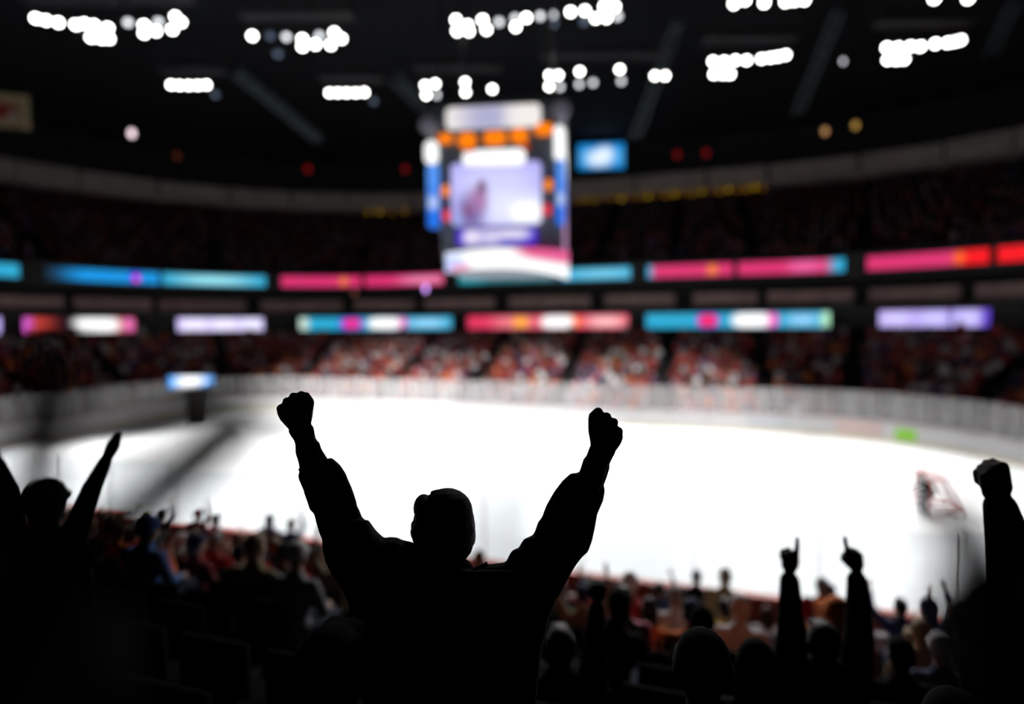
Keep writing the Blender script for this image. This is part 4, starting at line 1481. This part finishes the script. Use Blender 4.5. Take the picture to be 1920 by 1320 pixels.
# ------------------------------------------------------------------ near crowd between the silhouette and the boards
NEARBASE = SC_N - HB
FACE = -YAW
fixed = [  # (px of head, row k, pose, top, headwear, colour, scale, label)
    (262, 8, 'sit', 'blue', 'knit hat', CLOTH['blue'], 1.12, 'spectator in light blue with a rounded light blue hat'),
    (268, 2, 'stand', 'lime', 'cap', CLOTH['lime'], .92, 'standing spectator in yellow green top near the left boards'),
    (298, 3, 'stand_one', 'black', 'short hair', HAIRS['dark'], .95, 'black clad spectator raising one arm beside the yellow green one'),
    (368, 2, 'stand_one', 'dark red', 'knit hat', CLOTH['dark red'], 1.0, 'dark red clad spectator with raised arm against the ice'),
    (402, 3, 'stand', 'navy', 'short hair', HAIRS['dark'], .95, 'navy clad standing spectator right of the dark red one'),
    (505, 2, 'stand', 'purple', 'long hair', HAIRS['dark'], 1.03, 'purple clad standing spectator left of the silhouette elbow'),
    (545, 2, 'stand_one', 'navy', 'short hair', HAIRS['brown'], 1.0, 'navy clad spectator with one arm up beside the silhouette'),
    (898, 3, 'stand', 'brown', 'hood', CLOTH['brown'], .88, 'brown hooded spectator seen in the gap beside the head'),
    (1180, 5, 'sit', 'red', 'knit hat', CLOTH['white'], 1.12, 'spectator in red with a round white hat'),
    (1236, 4, 'stand_one', 'navy', 'short hair', HAIRS['dark'], .80, 'small navy clad spectator with a thin raised arm'),
    (1268, 5, 'sit', 'white', 'cap', CLOTH['grey'], 1.05, 'white clad spectator with a grey cap'),
    (1360, 5, 'sit', 'yellow', 'short hair', HAIRS['dark'], 1.0, 'spectator in a mustard yellow top'),
    (1388, 6, 'sit', 'white', 'knit hat', CLOTH['white'], 1.05, 'spectator in white with white hat beside the yellow one'),
    (1545, 4, 'sit', 'orange', 'cap', CLOTH['orange'], 1.08, 'spectator in orange with an orange cap'),
    (1572, 7, 'sit', 'orange', 'knit hat', CLOTH['orange'], 1.12, 'second orange clad spectator, nearer and lower'),
    (1690, 4, 'stand_arms', 'navy', 'short hair', HAIRS['dark'], .90, 'navy clad spectator with arms up, left of the pair by the goal'),
    (1745, 4, 'stand_one', 'navy', 'hood', CLOTH['navy'], .92, 'hooded navy spectator, right of the pair by the goal'),
    (1735, 6, 'sit', 'tan', 'short hair', HAIRS['fair'], 1.05, 'fair haired spectator in tan below the navy pair'),
    (470, 8, 'sit', 'tan', 'short hair', HAIRS['fair'], 1.08, 'fair haired spectator in tan left of the silhouette'),
    (548, 8, 'sit', 'grey', 'knit hat', CLOTH['white'], 1.05, 'grey clad spectator with white hat left of the silhouette'),
]
taken = {}
near_count = 0


def near_spot(px, k_):
    n_ = NEARBASE - (row_off(k_) + .40)
    # walk along the row until the head projects to px
    lo, hi = -40.0, 25.0
    for _ in range(40):
        m_ = (lo + hi) / 2
        p = W(m_, n_, row_h(k_) + 1.2)
        pr = proj(p)
        if pr is None or pr[0] < px:
            lo = m_
        else:
            hi = m_
    return m_, W(m_, n_, row_h(k_))


for px, k_, pose, top, hw, hwc, scl, lab in fixed:
    s_, p = near_spot(px, k_)
    taken.setdefault(k_, []).append(s_)
    person(p, FACE, pose, CLOTH[top], hw, hwc, lab, None, scl)
    near_count += 1
WCOL = ['red', 'dark red', 'red', 'black', 'navy', 'grey', 'white', 'brown', 'purple', 'tan', 'orange', 'black', 'dark red', 'pink']
clear_x = {11: (-1.0, 1.25), 12: (-2.5, 2.5)}
ROWNAME = ['front row at boards', 'second row from boards', 'third row from boards', 'fourth row from boards', 'fifth row from boards', 'sixth row from boards',
           'seventh row from boards', 'eighth row from boards', 'ninth row from boards', 'tenth row from boards', 'row just ahead of silhouette', 'row of the silhouette', 'row behind the silhouette']
for k_ in range(0, 13):
    n_ = NEARBASE - (row_off(k_) + .40)
    s_ = -36.0
    cnt = 0
    while s_ < 14:
        s_ += .60 + random.uniform(-.04, .10)
        p = W(s_, n_, row_h(k_))
        if s_ < SC_S - (HA - RC):
            continue
        hp = p + Vector((0, 0, 1.2))
        pr = proj(hp)
        if pr is None or not (-70 < pr[0] < 1990):
            continue
        if any(abs(s_ - t) < .52 for t in taken.get(k_, [])):
            continue
        aisle = ((s_ + 3.2) % 8.5) < 1.0
        if aisle and k_ < 10:
            continue
        if (k_ in (8, 9) and pr[0] < 1000) or (k_ in (10, 11) and pr[0] < 700) or (k_ == 12 and (pr[0] > 660 or pr[0] < 400)):
            continue
        if k_ < 3 and random.random() < .45:
            continue
        if random.random() < .10:
            continue
        if 9 <= k_ <= 11 and (1.2 < p.x < 2.3 and 2.5 < p.y < 4.0 or -.4 < p.x < .9 and 2.6 < p.y < 3.8 or p.x < -1.9 and p.y < 3.7 or p.x > 1.55 and 1.6 < p.y < 2.9):
            continue
        if k_ == 11 and abs(p.x + .18) < .62:
            continue
        pose = random.choice(['sit', 'sit', 'sit_lean', 'sit_turn', 'sit'] + (['sit_arms'] if 3 < k_ < 7 else []))
        if 1 <= k_ <= 4 and pr[0] > 1280 and random.random() < .6:
            pose = 'stand'
        dark = k_ >= 8  # nearest rows: foreground shade put into near-black clothes, headwear and skin
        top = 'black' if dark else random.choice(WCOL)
        hw = random.choice(['short hair', 'short hair', 'long hair', 'cap', 'knit hat'])
        if k_ == 12:
            hw = 'short hair'
        if 'hair' in hw:
            hn = random.choice(['dark'] if dark else ['dark', 'brown', 'brown', 'fair', 'grey'])
            hc = HAIRS[hn]
            dsc = f'{hn} {hw}'
        else:
            hn = random.choice(['black'] if dark else ['white', 'red', 'navy', 'black', 'grey'])
            hc = CLOTH[hn]
            dsc = f'{hn} {hw}'
        person(p, FACE + random.uniform(-.25, .25), pose, JET if k_ >= 8 else CLOTH[top], hw, hc if k_ < 8 else JET, f'{"standing" if pose == "stand" else "seated"} spectator in {top} with {dsc}, {ROWNAME[k_]}', 'spectators in the near stand', random.uniform(.94, 1.04), skin=SHADESKIN if k_ >= 8 else None)
        near_count += 1

# ------------------------------------------------------------------ far crowd
SEATV = MB()
SEATV.box((0, 0, .44), (.46, .42, .05))
SEATV.box((0, -.21, .70), (.46, .05, .50))
SEATV.box((0, -.02, .22), (.08, .3, .42))
seat_v = np.array(SEATV.v)
seat_f = SEATV.f


class Mass:
    def __init__(self):
        self.v, self.t, self.m, self.o = [], [], [], 0

    def add(self, V_, T_, M_, loc, rz, sc):
        c, s_ = math.cos(rz) * sc, math.sin(rz) * sc
        R_ = np.array([[c, -s_, 0], [s_, c, 0], [0, 0, sc]])
        self.v.append(V_ @ R_.T + np.array(loc))
        self.t.append(T_ + self.o)
        self.m.append(M_)
        self.o += len(V_)

    def build(self, name, mats):
        v = np.concatenate(self.v)
        t = np.concatenate(self.t)
        m = np.concatenate(self.m)
        me = bpy.data.meshes.new(name)
        me.vertices.add(len(v))
        me.vertices.foreach_set('co', v.astype(np.float32).ravel())
        me.loops.add(t.size)
        me.loops.foreach_set('vertex_index', t.astype(np.int32).ravel())
        me.polygons.add(len(t))
        k_ = t.shape[1]
        me.polygons.foreach_set('loop_start', np.arange(0, t.size, k_, dtype=np.int32))
        for q_ in mats:
            me.materials.append(q_)
        me.polygons.foreach_set('material_index', m.astype(np.int32))
        me.update()
        me.validate()
        return link(name, me)


def arrays(me):
    me.calc_loop_triangles()
    v = np.empty(len(me.vertices) * 3)
    me.vertices.foreach_get('co', v)
    t = np.empty(len(me.loop_triangles) * 3, dtype=np.int64)
    me.loop_triangles.foreach_get('vertices', t)
    mi = np.array([me.polygons[lt.polygon_index].material_index for lt in me.loop_triangles])
    return v.reshape(-1, 3), t.reshape(-1, 3), mi


def with_hair(k_):
    v, t, mi = arrays(BODY_LOW[k_])
    h = decimate(HW['short hair'], .12)
    hv, ht, hm = arrays(h)
    hv = hv + np.array(POSE[k_]['head'])
    return np.concatenate([v, hv]), np.concatenate([t, ht + len(v)]), np.concatenate([mi, np.full(len(ht), 4)])


LOWP = {k_: with_hair(k_) for k_ in ('sit', 'sit_lean', 'sit_turn', 'sit_arms', 'stand', 'stand_arms')}
FARCOL = ['red', 'red', 'dark red', 'dark red', 'orange', 'white', 'white', 'grey', 'black', 'brown', 'red', 'purple', 'pink', 'navy', 'dark red']
CM = list(CLOTH.keys())
mats_all = [CLOTH[c] for c in CM] + SKINS + [JEANS, SHOES] + list(HAIRS.values())
iS, iJ, iSh, iH = len(CM), len(CM) + len(SKINS), len(CM) + len(SKINS) + 1, len(CM) + len(SKINS) + 2


def crowd_add(mass, pose, loc, rz, sc, top, dim=False):
    V_, T_, M_ = LOWP[pose]
    mp = np.array([iS + random.randrange(len(SKINS)), CM.index(top), iJ, iSh, iH + random.randrange(len(HAIRS))])
    mass.add(V_, T_, mp[M_], loc, rz, sc)


crowd, seats, nseats = Mass(), Mass(), Mass()
sq = np.array([f for f in seat_f])
n_ind = 0
IND_LEFT = 300 - near_count - 5


def walk(off, h, spacing):
    pts = ring(off, 1.0, .4)
    acc = 0.0
    out = []
    for a, b in zip(pts, pts[1:] + pts[:1]):
        seg_ = math.hypot(b[0] - a[0], b[1] - a[1])
        while acc < seg_:
            t = acc / seg_
            s_, n_ = a[0] + (b[0] - a[0]) * t, a[1] + (b[1] - a[1]) * t
            out.append((s_, n_, a[2], a[3], a[4], seg_))
            acc += spacing
        acc -= seg_
    return out


def is_aisle(key, off):
    if key[0] == 'c':
        w_ = math.degrees(.6 / (RC + off))
        return abs((key[2] % 30) - 15) < w_
    return abs(((key[2] + 1.5) % 7.1) - 3.55) < .6


for k_ in range(NROW - 1):
    off = row_off(k_) + .40
    for s_, n_, ox, oy, key, _ in walk(off, 0, .60):
        if key[0] == 'n' or (key[0] == 'c' and key[1] in (2, 3)):
            continue
        p = W(s_, n_, row_h(k_))
        pr = proj(p + Vector((0, 0, 1)))
        if pr is None or pr[2] < 16 or not (-90 < pr[0] < 2010):
            continue
        if is_aisle(key, off):
            continue
        inward = -(D2 * ox + N2 * oy)
        rz = math.atan2(inward.y, inward.x) - math.pi / 2
        seats.add(seat_v, sq, np.zeros(len(sq), dtype=int), p - inward * .05, rz, 1.0)
        if random.random() < .14:
            continue
        pose = random.choices(['sit', 'sit_lean', 'sit_turn', 'sit_arms', 'stand', 'stand_arms'], [6, 3, 3, 1, .5, .25])[0]
        top = random.choice(FARCOL)
        rz += random.uniform(-.2, .2)
        sc = random.uniform(.93, 1.06)
        if k_ in (3, 4) and n_ind < IND_LEFT and 420 < pr[0] < 1480:
            hn = random.choice(list(HAIRS))
            person(p, rz, pose, CLOTH[top], 'short hair', HAIRS[hn], f'tiny spectator in {top} with {hn} hair across the ice', 'spectators across the ice', sc, low=True)
            n_ind += 1
        else:
            crowd_add(crowd, pose, p, rz, sc, top)
for k_ in range(0, 14):
    n_ = NEARBASE - (row_off(k_) + .40)
    for i in range(100):
        s_ = -29.0 + .6 * i
        p = W(s_, n_, row_h(k_))
        if s_ > SC_S + HA - RC or ((s_ + 3.2) % 8.5) < 1.0 and k_ < 10:
            continue
        pr = proj(p + Vector((0, 0, .8)))
        if k_ < 12 and (pr is None or not (-120 < pr[0] < 2040)) or k_ >= 12 and abs(p.x) > 2.5:
            continue
        if abs(p.x + .18) < .45 and k_ == 11 or abs(p.x) < .35 and k_ == 13:
            continue
        nseats.add(seat_v, sq, np.zeros(len(sq), dtype=int), p - N2 * .05, FACE, 1.0)
c_o = crowd.build('crowd', mats_all)
tag(c_o, 'packed blurred crowd in mostly red in the lower bowl', 'crowd', kind='stuff')
s_o = seats.build('stadium_seating', [SEATM])
tag(s_o, 'dark red tip-up seating of the lower bowl under the crowd', 'seating', kind='stuff')

n_o = nseats.build('stadium_seating', [mat('seat_shade_black', (.0025, .0015, .0015), .9, .2, 3, spec=.03)])  # shade over the near stand put into a near-black seat colour
tag(n_o, 'near stand seating under the closest spectators, shaded near-black in its colour', 'seating', kind='stuff')

ucrowd, useats = Mass(), Mass()
for k_ in range(UN - 2):
    off = UOFF + UD * k_ + .45
    for s_, n_, ox, oy, key, _ in walk(off, 0, .62):
        if key[0] == 'n' or (key[0] == 'c' and key[1] in (2, 3)):
            continue
        p = W(s_, n_, UH + UR * k_)
        pr = proj(p + Vector((0, 0, 1)))
        if pr is None or pr[2] < 20 or not (-60 < pr[0] < 1980) or is_aisle(key, off):
            continue
        inward = -(D2 * ox + N2 * oy)
        rz = math.atan2(inward.y, inward.x) - math.pi / 2
        useats.add(seat_v, sq, np.zeros(len(sq), dtype=int), p - inward * .05, rz, 1.0)
        if random.random() < .60:
            continue
        crowd_add(ucrowd, random.choice(['sit', 'sit_lean', 'sit_turn']), p, rz, 1.0, random.choice(['dark red', 'black', 'navy', 'dark red', 'black', 'purple', 'black']))  # only dark clothes: dimness of the upper bowl put into the palette
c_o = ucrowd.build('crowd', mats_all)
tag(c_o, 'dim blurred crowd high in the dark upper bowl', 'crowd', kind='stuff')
s_o = useats.build('stadium_seating', [mat('seat_dimmed_red', (.05, .008, .010), .7, .2, 3)])  # darker copy of the seat red, with the upper bowl's dimness in its colour
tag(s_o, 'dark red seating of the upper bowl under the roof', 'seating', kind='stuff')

# goaltender crouching at the goal
gk = at(1742, 970, 20.4)
gk.z = 0
J = standing(pelvis=(0, -.05, .62), chest=(0, .10, .88), neck=(0, .18, 1.03), head=(0, .24, 1.13), sh_l=(-.2, .12, .95), sh_r=(.2, .12, .95), el_l=(-.24, .25, .74), el_r=(.24, .25, .74),
             wr_l=(-.22, .42, .62), wr_r=(.22, .42, .62), hip_l=(-.1, -.05, .60), hip_r=(.1, -.05, .60), kn_l=(-.16, .2, .38), kn_r=(.16, .2, .38), an_l=(-.2, 0, .09), an_r=(.2, 0, .09))
gke = posed(gk, math.atan2(-D2.y, -D2.x) - math.pi / 2, J, None, CLOTH['black'], 'cap', CLOTH['black'], 'dark clad goaltender crouching beside the red goal on the ice', 1.15, .025)
gke.scale = (1.15, 1.15, 1.12)
MB().box((-.17, .16, .34), (.22, .12, .6)).build('leg_pad', CLOTH['grey'], gke)
MB().box((.17, .16, .34), (.22, .12, .6)).build('leg_pad', CLOTH['grey'], gke)

# ------------------------------------------------------------------ added neighbours and furled flags that blur into dark streaks like soft shade
FLAGM = mat('added_flag_black', (.004, .004, .004), .95, .3, 15, spec=.03)


def flag(base, tip, r0, r1, label):
    base, tip = Vector(base), Vector(tip)
    e = empty('added_flag', base)
    tag(e, label, 'flag')
    d = (tip - base)
    L_ = d.length
    M = frame((0, 0, 0), d)
    MB().tube((-.22, 0, 0), (L_ * 1.01, 0, 0), .004, .003, seg=8).build('stick', FLAGM, e, M=M)
    rs = []
    for i in range(15):
        t = i / 14
        r = (r0 + (r1 - r0) * t) * (1 + .12 * math.sin(9 * t)) * min(1, .35 + 5 * t)
        rs.append([(L_ * t, r * (1 + .15 * math.sin(3 * a + 5 * t)) * math.cos(a), r * (1 + .15 * math.sin(3 * a + 5 * t)) * math.sin(a)) for a in [2 * math.pi * j / 14 for j in range(14)]])
    MB().rings(rs).build('cloth', FLAGM, e, True, M=M)
    return e


def neighbour(x, sg, targets, label):
    base = Vector((x, -.05, row_h(13)))
    J = standing()
    J = {k_: Vector(v) * .93 for k_, v in J.items()}
    hands = {}
    for sd_, t in targets.items():
        t = Vector(t) - base
        J['wr_' + sd_] = t - Vector((0, .03, .05))
        shv = J['sh_' + sd_]
        J['el_' + sd_] = shv.lerp(J['wr_' + sd_], .5) + Vector((0, 0, -.16))
        hands[sd_] = dict(d=(0, .4, 1), n=(0, 1, -.3), side=(1 if sd_ == 'l' else -1, 0, 0))
    return posed(base, 0, J, hands, JET, 'short hair', HAIRS['dark'], label, .95, .012, skin=JET)


fb1 = at(-90, 1290, .22)
flag(fb1, at(470, 765, .22), .0195, .0125, 'made-up furled flag at left, blurred into a soft diagonal streak of shade')
fb2 = at(20, 1330, .30)
flag(fb2, at(98, 630, .30), .0115, .009, 'made-up furled flag at the left edge, blurred into an upright dark streak')
fb3 = at(1985, 1300, .25)
flag(fb3, at(1758, 940, .25), .021, .008, 'made-up furled flag at right, blurred into a soft streak of shade')
neighbour(-.66, -1, {'r': fb1, 'l': fb2}, 'added dark clad neighbour beside the camera at left holding two made-up flags')
neighbour(.70, 1, {'l': fb3}, 'added dark clad neighbour beside the camera at right holding a made-up flag')

# look-alikes get their place in the picture
bpy.context.view_layer.update()
by = {}
for o in COL.objects:
    if o.parent is None and o.get('label') and o.get('group'):
        by.setdefault(o['label'], []).append(o)
for lab, obs in by.items():
    if len(obs) > 1:
        obs.sort(key=lambda o_: proj(o_.matrix_world.translation + Vector((0, 0, .01)))[0])
        for i, o in enumerate(obs):
            if i < len(ORD):
                o['label'] = f'{lab}, {ORD[i]} from left'
